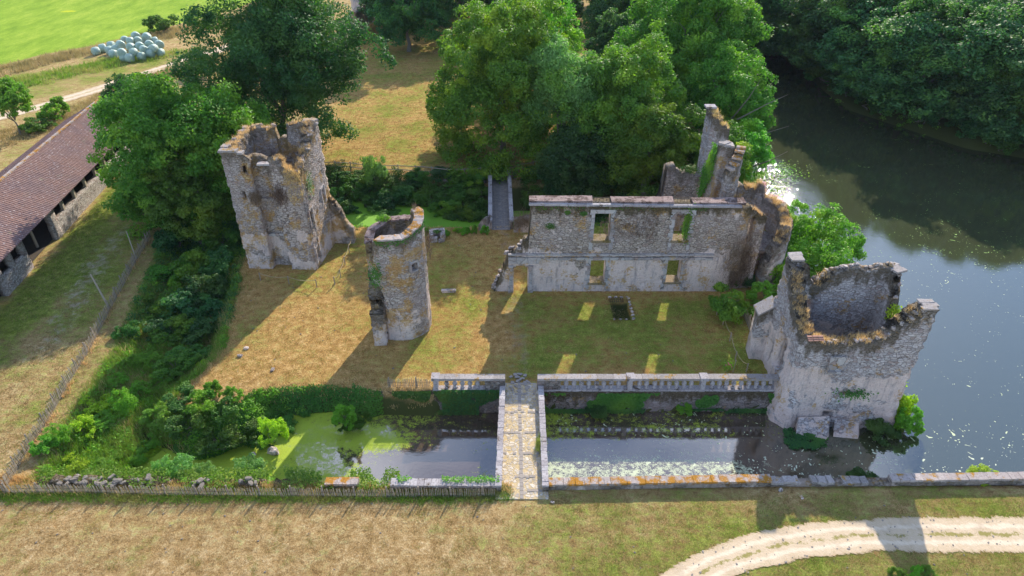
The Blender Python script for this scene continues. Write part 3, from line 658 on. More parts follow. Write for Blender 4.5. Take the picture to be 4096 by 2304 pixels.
# loose rubble at the left broken end and along the foot
q = MB()
for t in range(26): x = X0+random.random()**1.4*3.2; zz_ = max(.1, float(np.interp(x-X0, [p_[0] for p_ in tp], [p_[1] for p_ in tp])) if x < 1.2 else .1); q.rock((x, Yf+random.uniform(.05, .85), zz_+.04), (random.uniform(.2, .5), random.uniform(.2, .4), random.uniform(.15, .3)), t)
q.obj('rubble', M['rubble'], fac)
def moss_tufts(info, spans, parent, mat='ivy', n=500, name='moss', h=.5):
    C = []
    for _ in range(n):
        s0, s1 = random.choice(spans); p = top_point(info, random.uniform(s0, s1), 0); C.append((p[0]+random.uniform(-.02, .02), p[1]-.06, p[2]-random.random()**2*h))
    C = np.array(C); V, F = leaf_quads(C, np.tile([0, -1, .6], (len(C), 1)), .10, .4); return mesh_obj(name, V, F, M[mat], parent)
def clump(C0, r, n, leaf, mat, parent=None, name='ivy', flat=.5, nrm=(0, -.5, .5)):
    v = sphere_pts(n, .1); C = np.array(C0)+v*np.array(r)*rng.uniform(.35, 1.05, (n, 1))
    V, F = leaf_quads(C, v*.6+np.array(nrm), leaf, flat); return mesh_obj(name, V, F, M[mat], parent)
moss_tufts(finfo, [(3.2, 6.8), (8.3, 12), (14, 16)], fac, 'ivy', 500, 'moss', .45)
V1, F1 = [], []
acc = []
for px, py, rr in ((2200, 905, .45), (2335, 855, .3), (2270, 850, .25)):
    x, z = PY(px, py, Yf-.05); v = sphere_pts(220); acc.append(np.array([x, Yf-.06, z])+v*np.array([rr, .07, rr*.7])*rng.uniform(.3, 1, (220, 1)))
C = np.concatenate(acc); V, F = leaf_quads(C, np.tile([0, -1., .5], (len(C), 1)), .09, .4); mesh_obj('weeds', V, F, M['ivy'], fac)
x, z = PY(2757, 900, Yf-.1); C = np.array([x-.1, Yf+.1, z])+rng.normal(0, 1, (900, 3))*np.array([.13, .2, .62]); V, F = leaf_quads(C, np.tile([-.5, -1., .5], (len(C), 1)), .13, .4); mesh_obj('ivy', V, F, M['leaf'], fac)
# dry creeper hanging at the right end, brown grass on the wall
C = np.array([X1+.25, Yf+.2, 2.9])+rng.normal(0, 1, (2600, 3))*np.array([.55, .45, 1.3]); V, F = blades(C, 1, .5, .05, .03, 1.5); mesh_obj('dry_creeper', V, F, M['vine_dry'], fac)
acc = []
for _ in range(170):
    x, z = random.uniform(6.6, 10.9), FT-random.uniform(.9, 2.6)**1; acc.append((x, Yf-.05, z))
V, F = blades(acc, 5, -.35, .08, .03, .3); mesh_obj('dry_grass', V, F, M['vine_dry'], fac)

# ================================================================== LEFT SQUARE TOWER
lt = empty('square_tower', (-19, 49.8, 0), 0, 'tall roofless square stone tower with golden grass along its broken top', 'ruin')
ltp = [(-22.1, 47.75), (-20.05, 47.65), (-20.0, 48.35), (-18.55, 48.3), (-18.5, 47.6), (-16.35, 47.5), (-15.75, 52.6), (-21.7, 52.8)]
SL = [0]
for i in range(8): SL.append(SL[-1]+math.dist(ltp[i], ltp[(i+1) % 8]))
def lts(y): return SL[5]+(y-47.5)/5.1*(SL[6]-SL[5])
ltop = [(0, 10.35), (SL[1]-.1, 10.2), (SL[1]+.1, 9.8), (SL[2], 9.6), (SL[2]+.7, 9.7), (SL[3]-.4, 9.0), (SL[3]+.4, 9.6), (SL[4], 9.9), (SL[4]+.5, 9.6), (SL[4]+1.3, 9.0), (SL[5], 8.6), (SL[5]+1.2, 9.2), (SL[5]+2.6, 9.7),
        (SL[6]-1, 10.7), (SL[6], 11.1), (SL[6]+2.0, 11.0), (SL[6]+2.1, 9.8), (SL[6]+3.4, 9.7), (SL[6]+3.5, 10.8), (SL[7], 10.5), (SL[7]+2.5, 10.4), (SL[8], 10.35)]
wo_ = []
for (px, py0, py1, wd) in ((1286, 750, 812, .55), (1252, 840, 912, .55), (1282, 1005, 1046, .6)):
    # right face: follow the sight line onto the plane x = -16.05
    y0, z0 = PX(px, py1, -16.05); y1, z1 = PX(px, py0, -16.05); ym = min(max((y0+y1)/2, 48.3), 51.8); wo_.append((lts(ym)-wd/2, lts(ym)+wd/2, max(z0, 0), max(z1, z0+1.2)))
wo_.append((.95, 1.25, 6.4, 7.15)); wo_.append((1.5, 1.85, 8.6, 9.3))
_, ltinfo = wall_obj('wall', M['tower'], lt, ltp, .8, ltop, -.6, wo_, cell=.22, jag=.13, closed=True, disp=.035, seed=11)
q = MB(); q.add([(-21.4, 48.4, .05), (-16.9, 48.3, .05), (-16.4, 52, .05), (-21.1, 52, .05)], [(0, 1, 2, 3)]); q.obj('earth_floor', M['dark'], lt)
def top_stones(info, spans, parent, mat, dens=2.2, sz=.5, name='coping', seed=5, ov=.1):
    q = MB(); r_ = random.Random(seed)
    for s0, s1 in spans:
        s_ = s0
        while s_ < s1:
            p = top_point(info, s_, .25+r_.uniform(-.1, .2)); q.rock((p[0], p[1], p[2]+.03), (sz*r_.uniform(.6, 1.2), sz*r_.uniform(.5, 1), .2*r_.uniform(.7, 1.4)), r_.randint(0, 999)); s_ += r_.uniform(.6, 1.4)/dens
    return q.obj(name, mat, parent)
def slabs(info, spans, parent, mat, sz=.55, name='cornice', seed=2, out=.16, zt=.10):
    q = MB(); r_ = random.Random(seed)
    for s0, s1 in spans:
        s_ = s0
        while s_ < s1-.1:
            l_ = min(r_.uniform(.4, .7), s1-s_); p0 = top_point(info, s_, 0); p1 = top_point(info, s_+l_, 0); c0 = (p0+p1)/2; a = math.atan2(p1[1]-p0[1], p1[0]-p0[0])
            nn = np.array([math.sin(a), -math.cos(a)]); q.box((c0[0]-nn[0]*(sz/2-out), c0[1]-nn[1]*(sz/2-out), c0[2]+zt/2), (l_-.02, sz, zt+.06), a, .02); s_ += l_
    return q.obj(name, mat, parent)
slabs(ltinfo, [(0, SL[1]-.2), (SL[6]-.6, SL[6]+1.1), (SL[8]-1.2, SL[8])], lt, M['coping'])
top_stones(ltinfo, [(SL[5]+.2, SL[6]-.3), (SL[6]+3.6, SL[8]-.3), (SL[3], SL[4])], lt, M['rubble'], 2.2)
tufts_on(ltinfo, [(.1, SL[1]-.3), (SL[4]+.2, SL[5]+3), (SL[4]+.2, SL[5]+3), (SL[6]-1.5, SL[6]+1.9), (SL[6]+3.5, SL[8])], lt, n=30, h=.36, dens=9)
# grass and creeper spilling down the broken front corner, bushes in the niches
acc = []
for _ in range(90): a = random.random(); acc.append((-16.7+random.uniform(-.7, .5), 47.42-random.random()*.15, 9.0-a*a*2.2+random.uniform(-.3, .2)))
V, F = blades(acc, 7, -.30, .09, .025, .8); mesh_obj('hanging_grass', V, F, M['hay'], lt)
for cx_, cz_, r_ in ((-20.15, 6.75, .42), (-18.2, 7.0, .75)):
    C = np.array([cx_, 47.5, cz_])+rng.normal(0, 1, (420, 3))*np.array([r_*.45, .12, r_*.55]); V, F = blades(C, 2, -.4, .05, .03, .8); mesh_obj('dry_creeper', V, F, M['vine_dry'], lt)
C = np.array([-16.0, 48.7, 7.3])+rng.normal(0, 1, (420, 3))*np.array([.1, .4, .5]); V, F = leaf_quads(C, np.tile([1., 0, .5], (len(C), 1)), .1, .5); mesh_obj('weeds', V, F, M['ivy'], lt)
for c_, d_ in (((-19.27, 48.24, 3.0), (1.4, .16, .22)), ((-19.27, 48.24, 6.2), (1.4, .16, .22)), ((-19.0, 47.95, 9.35), (1.0, .5, .14)), ((-18.1, 48.0, 9.75), (.5, .5, .16))): MB().box(c_, d_, jit=.02).obj('ledge', M['dressed'], lt)
# window frames of the right face
for s0, s1, z0, z1 in wo_[:3]:
    q = MB(); y0 = 47.5+(s0-SL[5])/(SL[6]-SL[5])*5.1; y1 = 47.5+(s1-SL[5])/(SL[6]-SL[5])*5.1; xx = lambda y: -16.35+(y-47.5)/5.1*.6
    for yy in (y0-.1, y1+.1): q.box((xx(yy)+.0, yy, (z0+z1)/2), (.16, .2, z1-z0+.3), jit=.01)
    q.box((xx(y0)+.0, (y0+y1)/2, z1+.09), (.16, y1-y0+.02, .18)); q.obj('window_frame', M['dressed'], lt)
bt = wall_obj('buttress', M['tower'], lt, [(-15.85, 52.0), (-14.1, 51.9)], .9, [(0, 4.6), (.8, 3.4), (1.1, 2.0), (1.75, 1.0)], -.3, jag=.15, disp=.03, seed=5)

# ================================================================== ROUND STAIR TURRET
tu = empty('stair_turret', (-8, 39.95, 0), 0, 'octagonal stair turret with a curved orange lichen rim standing alone on the lawn', 'ruin')
rp = []
for i in range(16):
    a = R(-112.5+22.5*i); k8 = 2.05 if i % 2 == 0 else 1.98; rp.append((-8+(k8+.04)*math.cos(a), 39.95+k8*math.sin(a)))
LT16 = [0]
for i in range(16): LT16.append(LT16[-1]+math.dist(rp[i], rp[(i+1) % 16]))
e8 = LT16[16]; LT8 = LT16[::2]
tt = [(0, 8.25), (LT8[1], 8.35), (LT8[2], 8.65), (LT8[3], 8.95), (LT8[3]+.75, 9.0), (LT8[3]+.85, 8.1), (LT8[5], 7.9), (LT8[6], 7.6), (LT8[7]-.3, 7.2), (LT8[7]+.3, 6.7), (e8-.8, 6.6), (e8-.5, 8.1), (e8, 8.25)]
o8 = [(LT16[3]-.35, LT16[3]+.12, 5.7, 6.25), (LT16[5]-.05, LT16[5]+.2, 4.3, 5.3), (LT16[5]+.2, LT16[5]+.45, 2.4, 3.3)]
_, ti = wall_obj('wall', M['turret'], tu, rp, .55, tt, -.3, o8, cell=.2, jag=.03, closed=True, disp=.02, seed=8)
def rim_band(info, s0, s1, z_add, mat, parent, name, over=.07, n=40, thick=.12):
    q = []; F = []
    for i in range(n+1):
        s_ = s0+(s1-s0)*i/n; p0 = top_point(info, s_ % e8, -.12); p1 = top_point(info, s_ % e8, 1.08); z = p0[2]+z_add
        j_ = random.uniform(-.02, .02); q += [(p0[0], p0[1], z-thick+j_), (p0[0], p0[1], z+j_), (p1[0], p1[1], z+j_), (p1[0], p1[1], z-thick+j_)]
    for i in range(n):
        for k_ in range(4): F.append((4*i+k_, 4*i+(k_+1) % 4, 4*i+4+(k_+1) % 4, 4*i+4+k_))
    F += [(0, 3, 2, 1), (4*n, 4*n+1, 4*n+2, 4*n+3)]
    return mesh_obj(name, q, F, mat, parent)
rim_band(ti, e8-.45-e8, LT8[3]+.7, .1, M['coping_orange'], tu, 'coping')
rim_band(ti, LT8[3]+.95, LT8[7]-.3, .08, M['coping_red'], tu, 'coping')
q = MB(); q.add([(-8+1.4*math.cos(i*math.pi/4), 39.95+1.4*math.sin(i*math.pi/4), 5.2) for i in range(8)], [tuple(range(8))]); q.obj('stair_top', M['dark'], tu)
_, si_ = wall_obj('stub_wall', M['turret'], tu, [(-9.95, 40.4), (-9.75, 37.35)], .85, [(0, 7.0), (.7, 6.3), (1.0, 5.2), (1.5, 4.8), (1.7, 4.6), (2.3, 4.2), (2.6, 3.2), (3.2, 2.6)], -.3, jag=.22, disp=.06, seed=4)
C = np.array([-9.2, 37.9, 5.6])+rng.normal(0, 1, (500, 3))*np.array([.25, .18, .5]); V, F = leaf_quads(C, np.tile([0, -1., .3], (len(C), 1)), .11, .5); mesh_obj('creeper', V, F, M['ivy'], tu)
acc = []
for _ in range(420):
    s_ = random.uniform(-.3, LT8[3]+.9) % e8; p = top_point(ti, s_, -.13); acc.append((p[0], p[1], p[2]-.02-random.random()**2*.55*(.4+.6*abs(math.sin(s_*2)))))
V, F = leaf_quads(np.array(acc), np.tile([0.3, -1., .6], (len(acc), 1)), .11, .5); mesh_obj('moss', V, F, M['ivy'], tu)
p = top_point(ti, LT8[5]+.3, .5); clump((p[0], p[1], p[2]+.25), (.5, .3, .3), 260, .14, 'leaf_bright', tu, 'weeds')
p = top_point(ti, LT8[3]+.6, .5); V, F = blades([(p[0], p[1], p[2]+.05)], 50, .5, .1, .02); mesh_obj('dry_grass', V, F, M['vine_dry'], tu)
p = (-5.85, 40.8, 6.4); C = np.array(p)+rng.normal(0, 1, (350, 3))*np.array([.12, .25, .6]); V, F = blades(C, 1, .25, .04, .03, 1.); mesh_obj('dry_creeper', V, F, M['vine_dry'], tu)
q = MB(); pa, pb = np.array(rp[2]), np.array(rp[4]); dd = (pb-pa)/np.linalg.norm(pb-pa); c0 = np.array(rp[3])-dd*.11; a = math.atan2(dd[1], dd[0])
q.box((c0[0]+.02, c0[1]-.02, 5.64), (.66, .16, .12), a); q.box((c0[0]+.02, c0[1]-.02, 6.34), (.66, .16, .16), a)
for sg in (-1, 1): q.box((c0[0]+dd[0]*sg*.30+.02, c0[1]+dd[1]*sg*.30-.02, 5.98), (.14, .15, .55), a)
q.obj('window_frame', M['dressed'], tu)

# ================================================================== CORNER TOWER BY THE LAKE
ct = empty('lakeside_tower', (20.8, 33.8, -1.6), 0, 'pale roofless corner tower rising from the water at the right end of the balustrade', 'ruin')
cp = [(17.45, 31.9), (17.95, 31.35), (24.35, 31.05), (24.35, 36.0), (17.35, 36.3)]
SC = [0]
for i in range(5): SC.append(SC[-1]+math.dist(cp[i], cp[(i+1) % 5]))
ctop = [(0, 5.2), (.7, 5.05), (SC[1]+3.6, 5.15), (SC[1]+4.6, 6.0), (SC[1]+5.6, 7.1), (SC[2]-.1, 7.6), (SC[2]+.5, 7.6), (SC[2]+1.0, 6.6), (SC[2]+2.0, 5.2), (SC[2]+3.1, 4.6), (SC[2]+3.7, 6.2), (SC[2]+4.3, 7.3), (SC[3], 7.8),
        (SC[3]+1.2, 7.7), (SC[3]+3.4, 7.6), (SC[3]+4.6, 7.0), (SC[3]+5.4, 6.3), (SC[3]+6.1, 7.0), (SC[3]+6.5, 8.0), (SC[4]+.3, 8.1), (SC[4]+1.2, 7.3), (SC[4]+2.4, 6.2), (SC[4]+3.4, 5.5), (SC[5], 5.2)]
def cbat(z, s_):
    f = 1.0 if (s_ < SC[1] or s_ > SC[4]+2.8) else max(.3, 1-(s_-SC[1])/.8) if s_ < SC[1]+2 else .3 if s_ < SC[2]-.5 else (.6 if s_ < SC[2] else .25)
    return f*.55*max(0, (2.5-z)/4.1)**1.5
cop = [(SC[4]+1.75, SC[4]+3.05, .9, 3.7, 1), (SC[4]+.75, SC[4]+1.35, .5, 2.1, 1), (SC[3]+5.1, SC[3]+5.9, 3.9, 5.4), (SC[1]+1.9, SC[1]+2.6, -.9, -.35)]
_, ci = wall_obj('wall', M['pale'], ct, cp, .75, ctop, -2.6, cop, cell=.22, jag=.09, closed=True, batter=cbat, disp=.035, seed=21)
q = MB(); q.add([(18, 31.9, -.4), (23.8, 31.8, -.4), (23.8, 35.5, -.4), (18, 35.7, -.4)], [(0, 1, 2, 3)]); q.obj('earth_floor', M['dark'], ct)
tufts_on(ci, [(.3, SC[1]+4.2), (.3, SC[1]+4.2), (SC[1]+5, SC[2]-.3), (SC[3]+4.4, SC[3]+5.8), (SC[4]+.9, SC[5]), (SC[4]+.9, SC[5])], ct, n=34, h=.30, dens=10)
top_stones(ci, [(SC[1]+.2, SC[2]-.5), (SC[2]+.7, SC[3]-.4), (SC[3]+.3, SC[4]-1)], ct, M['rubble'], 3.2, .36)
for s_, a_ in ((SC[2]-.25, 0), (SC[3]-.2, .4), (SC[4]+.02, 0)):
    p = top_point(ci, s_, .4); q = MB()
    for t in range(3): q.box((p[0]+random.uniform(-.15, .2), p[1]+(t-1)*.32, p[2]+.12), (.85, .34, .12), a_, .03)
    q.obj('corner_slab', M['coping'], ct)
q = MB(); p = top_point(ci, SC[1]+.0, .1)
for t in range(3): 
    for u in range(3): q.box((p[0]-.25+t*.32, p[1]-.12+u*.13, p[2]+.08+u*.05+.01*t), (.30, .14, .035), .05, .01)
q.obj('brick_edge', M['brick'], ct)
q = MB(); x, z = PY(3345, 1450, 31.2); q.box((x, 31.12, z), (.95, .12, 1.05), jit=.02); q.box((x, 31.02, z-.55), (1.0, .3, .1)); q.obj('blocked_window', M['dressed'], ct)
for (xa, xb, zt_, tl) in ((18.35, 20.3, -.75, .12), (20.75, 22.3, -.95, -.1)):
    q = MB(); q.add([(xa, 31.05, zt_), (xb, 31.0, zt_+tl), (xb-.35, 29.95, -1.70), (xa-.3, 30.15, -1.70), (xa, 31.1, -2.4), (xb, 31.1, -2.4), (xb-.15, 29.7, -2.4), (xa-.2, 29.8, -2.4)], [(0, 3, 2, 1), (0, 4, 7, 3), (1, 2, 6, 5), (2, 3, 7, 6), (0, 1, 5, 4)]); q.obj('fallen_slab', M['pale'], ct)
_, bi = wall_obj('buttress', M['pale'], ct, [(16.45, 36.1), (17.5, 36.0)], 1.0, [(0, 3.62), (1.05, 4.45)], -.8, cell=.2, jag=.05, batter=lambda z, s: .12*max(0, 1.5-z), disp=.03, seed=9)
q = MB(); q.add([(16.38, 35.95, 3.78), (17.45, 35.9, 4.6), (17.45, 37.05, 4.6), (16.38, 37.1, 3.78), (16.38, 35.95, 3.64), (17.45, 35.9, 4.46), (17.45, 37.05, 4.46), (16.38, 37.1, 3.64)], [(0, 1, 2, 3), (0, 4, 5, 1), (0, 3, 7, 4), (2, 6, 7, 3)]); q.obj('coping', M['coping'], ct)
p = top_point(ci, SC[2]+3.2, .4); clump((p[0]-.1, p[1]-.2, p[2]+.3), (.5, .5, .7), 420, .16, 'leaf_yellow', ct, 'wall_shrub')
p = (21.5, 33.6, .2); V, F = blades([p, (21.2, 33.2, -.3), (20.6, 33.8, -.3)], 40, 1.2, .25, .04); mesh_obj('dry_weeds', V, F, M['vine_dry'], ct)
p = PY(3415, 1575, 31.0); C = np.array([p[0], 30.95, p[1]])+rng.normal(0, 1, (260, 3))*np.array([.5, .15, .16]); V, F = leaf_quads(C, np.tile([0, -1., .6], (len(C), 1)), .15, .5); mesh_obj('creeper', V, F, M['leaf_dark'], ct)

# ================================================================== RUINS OF THE REAR WING
rw = empty('north_wall_ruin', (16, 54.5, 0), 0, 'low fragment of brick-faced wall with a pale pillar edge behind the long house wall', 'ruin')
_, ri = wall_obj('wall', M['rubble'], rw, [(13.5, 54.2), (19.0, 54.2)], .9, [(0, 6.4), (.75, 6.45), (.8, 5.9), (3, 5.4), (5.5, 5.0)], -.6, jag=.12, seed=31)
_, _i = wall_obj('pier', M['pale'], rw, [(13.1, 54.2), (13.45, 54.2)], 1.2, [(0, 3.0), (.2, 3.4), (.35, 6.2)], -.6, jag=.1, seed=32)
clump((15.6, 54.6, 5.9), (.9, .5, .5), 500, .16, 'ivy', rw, 'wall_shrub')
tc_ = empty('gable_ruin', (17.7, 56.2, 0), 0, 'high gable fragment capped with a square stone, the farthest wall piece by the lake', 'ruin')
_, gi = wall_obj('wall', M['pale'], tc_, [(16.95, 57.2), (17.1, 55.6), (18.7, 55.3)], .9, [(0, 10.6), (1.2, 10.5), (1.9, 10.1), (3.2, 9.2)], -.6, jag=.1, seed=33)
tufts_on(gi, [(.6, 3.1)], tc_, h=.35, dens=14); q = MB(); q.box((17.2, 57.0, 10.75), (.9, .8, .16)); q.obj('cap_stone', M['grey_coping'], tc_)
st = empty('chimney_ruin', (17.2, 49.2, 0), 0, 'twin-finned chimney ruin with lichen and ivy behind the right end of the house wall', 'ruin')
_, s1 = wall_obj('wall', M['tower'], st, [(16.25, 53.0), (16.25, 49.3), (17.3, 49.2)], .9, [(0, 6.2), (1.2, 7.4), (2.4, 9.4), (3.1, 10.2), (4.2, 10.25), (4.8, 10.0)], -.4, jag=.14, seed=34)
_, s2 = wall_obj('fin_wall', M['turret'], st, [(16.55, 47.3), (17.25, 47.6), (17.9, 48.7), (18.2, 50.6)], .6, [(0, 8.9), (.6, 9.3), (.8, 9.3), (1.5, 10.0), (2.3, 10.3), (4, 9.0)], -.4, jag=.05, seed=35)
slabs(s2, [(0, 2.2)], st, M['coping_orange'], .7, 'coping', 4, .08, .12)
slabs(s1, [(3.0, 4.7)], st, M['coping'], .8, 'coping', 4, .08, .12)
for c_, d_ in (((17.0, 48.6, 4.6), (1.4, 1.2, .4)), ((16.9, 48.4, 7.6), (.9, 1.3, .25))): MB().box(c_, d_, jit=.05).obj('ledge', M['damp'], st)
acc = []
for _ in range(2600): t = random.random(); acc.append((16.12-random.random()*.1+random.gauss(0, .04), 50.1+t*2.2+random.gauss(0, .25), 10.1-t*3.4-random.random()**1.4*2.6))
V, F = leaf_quads(np.array(acc), np.tile([-1., -.2, .5], (len(acc), 1)), .17, .45); mesh_obj('ivy', V, F, M['leaf'], st)
clump((17.9, 49.5, 10.3), (.5, .4, .2), 250, .15, 'leaf_yellow', st, 'weeds')
ro = empty('round_tower_ruin', (19.3, 47.2, 0), 0, 'dark curved shell of a collapsed round tower at the right end of the house wall', 'ruin')
arc = [(19.1+3.0*math.cos(R(a)), 47.2+2.9*math.sin(R(a))) for a in range(-78, 125, 14)]
LA = [0]
for i in range(len(arc)-1): LA.append(LA[-1]+math.dist(arc[i], arc[i+1]))
eA = LA[-1]
_, r1 = wall_obj('shell_wall', M['rubble'], ro, arc, .85, [(0, 2.6), (eA*.08, 3.9), (eA*.2, 4.7), (eA*.35, 5.0), (eA*.5, 5.5), (eA*.6, 5.8), (eA*.72, 6.5), (eA*.85, 7.0), (eA, 6.8)], -1.2, jag=.28, seed=36, disp=.06)
tufts_on(r1, [(eA*.1, eA*.9), (eA*.1, eA*.9)], ro, h=.35, dens=9)
_, r2 = wall_obj('wall', M['facade'], ro, [(X1+.1, Yf+.35), (19.2, Yf+.6)], .9, [(0, 6.7), (1.2, 7.1), (2.2, 6.2)], -.4, [(.28, 1.35, 4.2, 6.35)], jag=.12, seed=37)
q = MB(); q.box((19.4, 47.0, 3.1), (3.6, 3.4, .3), jit=.08); q.obj('vault_floor', M['damp'], ro)
tufts_on(r2, [(.1, 2)], ro, h=.3, dens=12)
C = np.array([X1+.9, Yf+.2, 2.4])+rng.normal(0, 1, (3000, 3))*np.array([.5, .25, 1.0]); V, F = blades(C, 1, .5, .05, .03, 1.5); mesh_obj('dry_creeper', V, F, M['vine_dry'], ro)
acc = [np.array(top_point(r1, random.uniform(eA*.3, eA*.6), -.1))-np.array([0, 0, random.random()*2.5]) for _ in range(1500)]
V, F = leaf_quads(np.array(acc), np.tile([1., -.2, .5], (len(acc), 1)), .16, .5); mesh_obj('ivy', V, F, M['leaf_dark'], ro)

# ================================================================== BALUSTRADES
prof = [(.0, 0), (.14, 0), (.14, .07), (.085, .1), (.075, .14), (.13, .24), (.165, .34), (.15, .44), (.09, .56), (.065, .64), (.085, .67), (.12, .70), (.12, .76), (0, .76)]
BASEZ = .10
def baluster_mesh():
    b = MB().lathe((0, 0, 0), prof, 12); me = bpy.data.meshes.new('baluster'); me.from_pydata([tuple(v) for v in b.v], [], b.f); me.polygons.foreach_set('use_smooth', [True]*len(me.polygons)); me.materials.append(M['grey_coping']); return me
BME = baluster_mesh()
def bx_(px): return PY(px, 1530, YB)[0]
def balustrade(name, label, x0, x1, bals, piers, solid, loc):
    e = empty(name, loc, 0, label, 'balustrade')
    q = MB(); x = x0
    while x < x1-.01:
        l_ = min(random.uniform(.75, 1.15), x1-x); q.box((x+l_/2, YB, .99), (l_-.012, .50, .18), jit=.008); x += l_
    q.obj('coping', M['coping'] , e)
    q = MB(); x = x0
    while x < x1-.01:
        l_ = min(random.uniform(.6, 1.0), x1-x); q.box((x+l_/2, YB, .03), (l_-.012, .44, .15), jit=.008); x += l_
    q.obj('plinth', M['grey_coping'], e)
    for p in bals:
        o = bpy.data.objects.new('baluster', BME); col.objects.link(o); o.parent = e; o.location = (bx_(p)-loc[0], YB-loc[1], BASEZ-loc[2]+.02); o.scale = (1, 1, 1.02)
    for p in piers:
        q = MB(); q.box((bx_(p), YB, .5), (.30, .40, .8), jit=.01); q.box((bx_(p), YB, 1.03), (.52, .6, .22), jit=.01); q.obj('pier', M['grey_coping'], e)
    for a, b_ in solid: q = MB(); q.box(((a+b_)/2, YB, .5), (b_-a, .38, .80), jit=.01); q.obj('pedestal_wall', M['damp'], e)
    return e
z3 = lambda v: 2000+v/1.982
balustrade('balustrade', 'long stone balustrade with urn-shaped balusters between the stone bridge and the lakeside tower', bx_(2149), 17.7,
           [z3(v) for v in (525, 587, 646, 705, 765, 824, 884, 942, 1107, 1163, 1228, 1284, 1343, 1402, 1462, 1518, 1685, 1742, 1798, 1855, 1914, 1975, 2035, 2092, 2148)],
           [z3(1030), z3(1607)], [(bx_(2149), bx_(z3(478)))], (9, YB, 0))
z2 = lambda v: 900+v/1.982
balustrade('balustrade', 'short stone balustrade with five urn-shaped balusters left of the stone bridge', bx_(z2(1645)), bx_(z2(2222)),
           [z2(v) for v in (1757, 1822, 1882, 1942, 2002)], [z2(1672)], [(bx_(z2(2062)), bx_(z2(2222)))], (-3, YB, 0))

# ================================================================== MOAT WALLS, BRIDGES
rwall = empty('moat_wall', (9, YB, -2), 0, 'damp mossy retaining wall under the long balustrade, right of the stone bridge', 'wall')
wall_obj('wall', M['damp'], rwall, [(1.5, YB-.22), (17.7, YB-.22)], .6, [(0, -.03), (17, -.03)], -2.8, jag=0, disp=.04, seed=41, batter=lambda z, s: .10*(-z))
lwall = empty('moat_wall', (-5, YB, -2), 0, 'ivy-covered retaining wall under the short balustrade, left of the stone bridge', 'wall')
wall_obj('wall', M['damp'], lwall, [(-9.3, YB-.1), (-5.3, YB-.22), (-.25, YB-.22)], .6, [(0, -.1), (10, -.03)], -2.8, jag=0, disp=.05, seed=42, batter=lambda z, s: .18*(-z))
br = empty('stone_bridge', (.6, 28.8, -1.6), 0, 'cobbled stone bridge with low block parapets crossing the moat in the foreground', 'bridge')
bxl0, bxl1 = P(2004, 1962)[0]+.02, P(2022, 1500)[0]; bxr0, bxr1 = P(2170, 1965)[0], P(2150, 1500)[0]
_b = [(bxl0-.30, 24.55), (bxr0+.32, 24.55), (bxr1+.32, 33.0), (bxl1-.30, 33.0)]
k = NT('cobbles_and_dry_grass'); v = k.vor(4.2, k.pos((1, 1, .3))); ve = k.vor(4.2, k.pos((1, 1, .3)), 'DISTANCE_TO_EDGE'); n2 = k.noise(2.2, 6, .7); n3 = k.noise(11, 5, .7)
g_ = k.mix(n3, (.38, .275, .13), (.66, .52, .32)); sc_ = k.n('ShaderNodeSeparateColor'); k.l(v.outputs['Color'], sc_.inputs[0]); cob = k.mix(sc_.outputs[0], (.36, .31, .26), (.62, .55, .46))
f = k.math('MULTIPLY', k.step(ve.outputs['Distance'], .03, .10), k.step(k.math('ADD', n2, k.math('MULTIPLY', sc_.outputs[1], .3)), .50, .62)); c = k.mix(f, g_, cob)
c = k.mix(k.math('MULTIPLY', k.step(n2, .62, .72), .5), c, (.20, .20, .06))
M['cobble'] = k.done(k.bsdf(c, 1, k.bump(k.math('ADD', n3, k.math('MULTIPLY', f, .8)), .7, .05), .1))
q = MB(); q.add([(_b[0][0], 24.0, .045), (_b[1][0], 24.0, .045), (_b[2][0], 33.4, .045), (_b[3][0], 33.4, .045), (_b[0][0], 24.0, -.5), (_b[1][0], 24.0, -.5), (_b[2][0], 33.4, -.5), (_b[3][0], 33.4, -.5)], [(0, 1, 2, 3), (0, 4, 5, 1), (1, 5, 6, 2), (2, 6, 7, 3), (3, 7, 4, 0), (4, 7, 6, 5)]); q.obj('deck', M['cobble'], br)
M['kerb'] = plain('grey_setts', (.36, .315, .275), .9, (.24, .21, .19), 14, .5)
q = MB()   # lines of grey setts: one down the middle, six across
y = 24.0
while y < 33.4:
    l_ = random.uniform(.22, .36); xm = .55-(y-24)*.008
    if random.random() < .93: q.box((xm+random.uniform(-.02, .02), y+l_/2, .05 if y < 33.4 else .03), (.20, l_-.025, .035), random.uniform(-.06, .06), .012)
    y += l_
for py in (1908, 1815, 1733, 1650, 1577, 1965):
    yy = P(2080, py)[1]; x = bxl0+.1
    while x < bxr0-.1:
        l_ = random.uniform(.13, .24)
        if random.random() < .62: q.box((x+l_/2, yy+random.uniform(-.03, .03), .052), (l_-.02, .17, .035), random.uniform(-.1, .1), .012)
        x += l_
for _ in range(34): q.box((random.uniform(-.1, 1.2), random.uniform(32.6, 34.4), .05 if y < 33 else .06), (random.uniform(.14, .26), random.uniform(.14, .24), .04), random.uniform(0, 3), .02)
q.obj('sett_lines', M['kerb'], br)
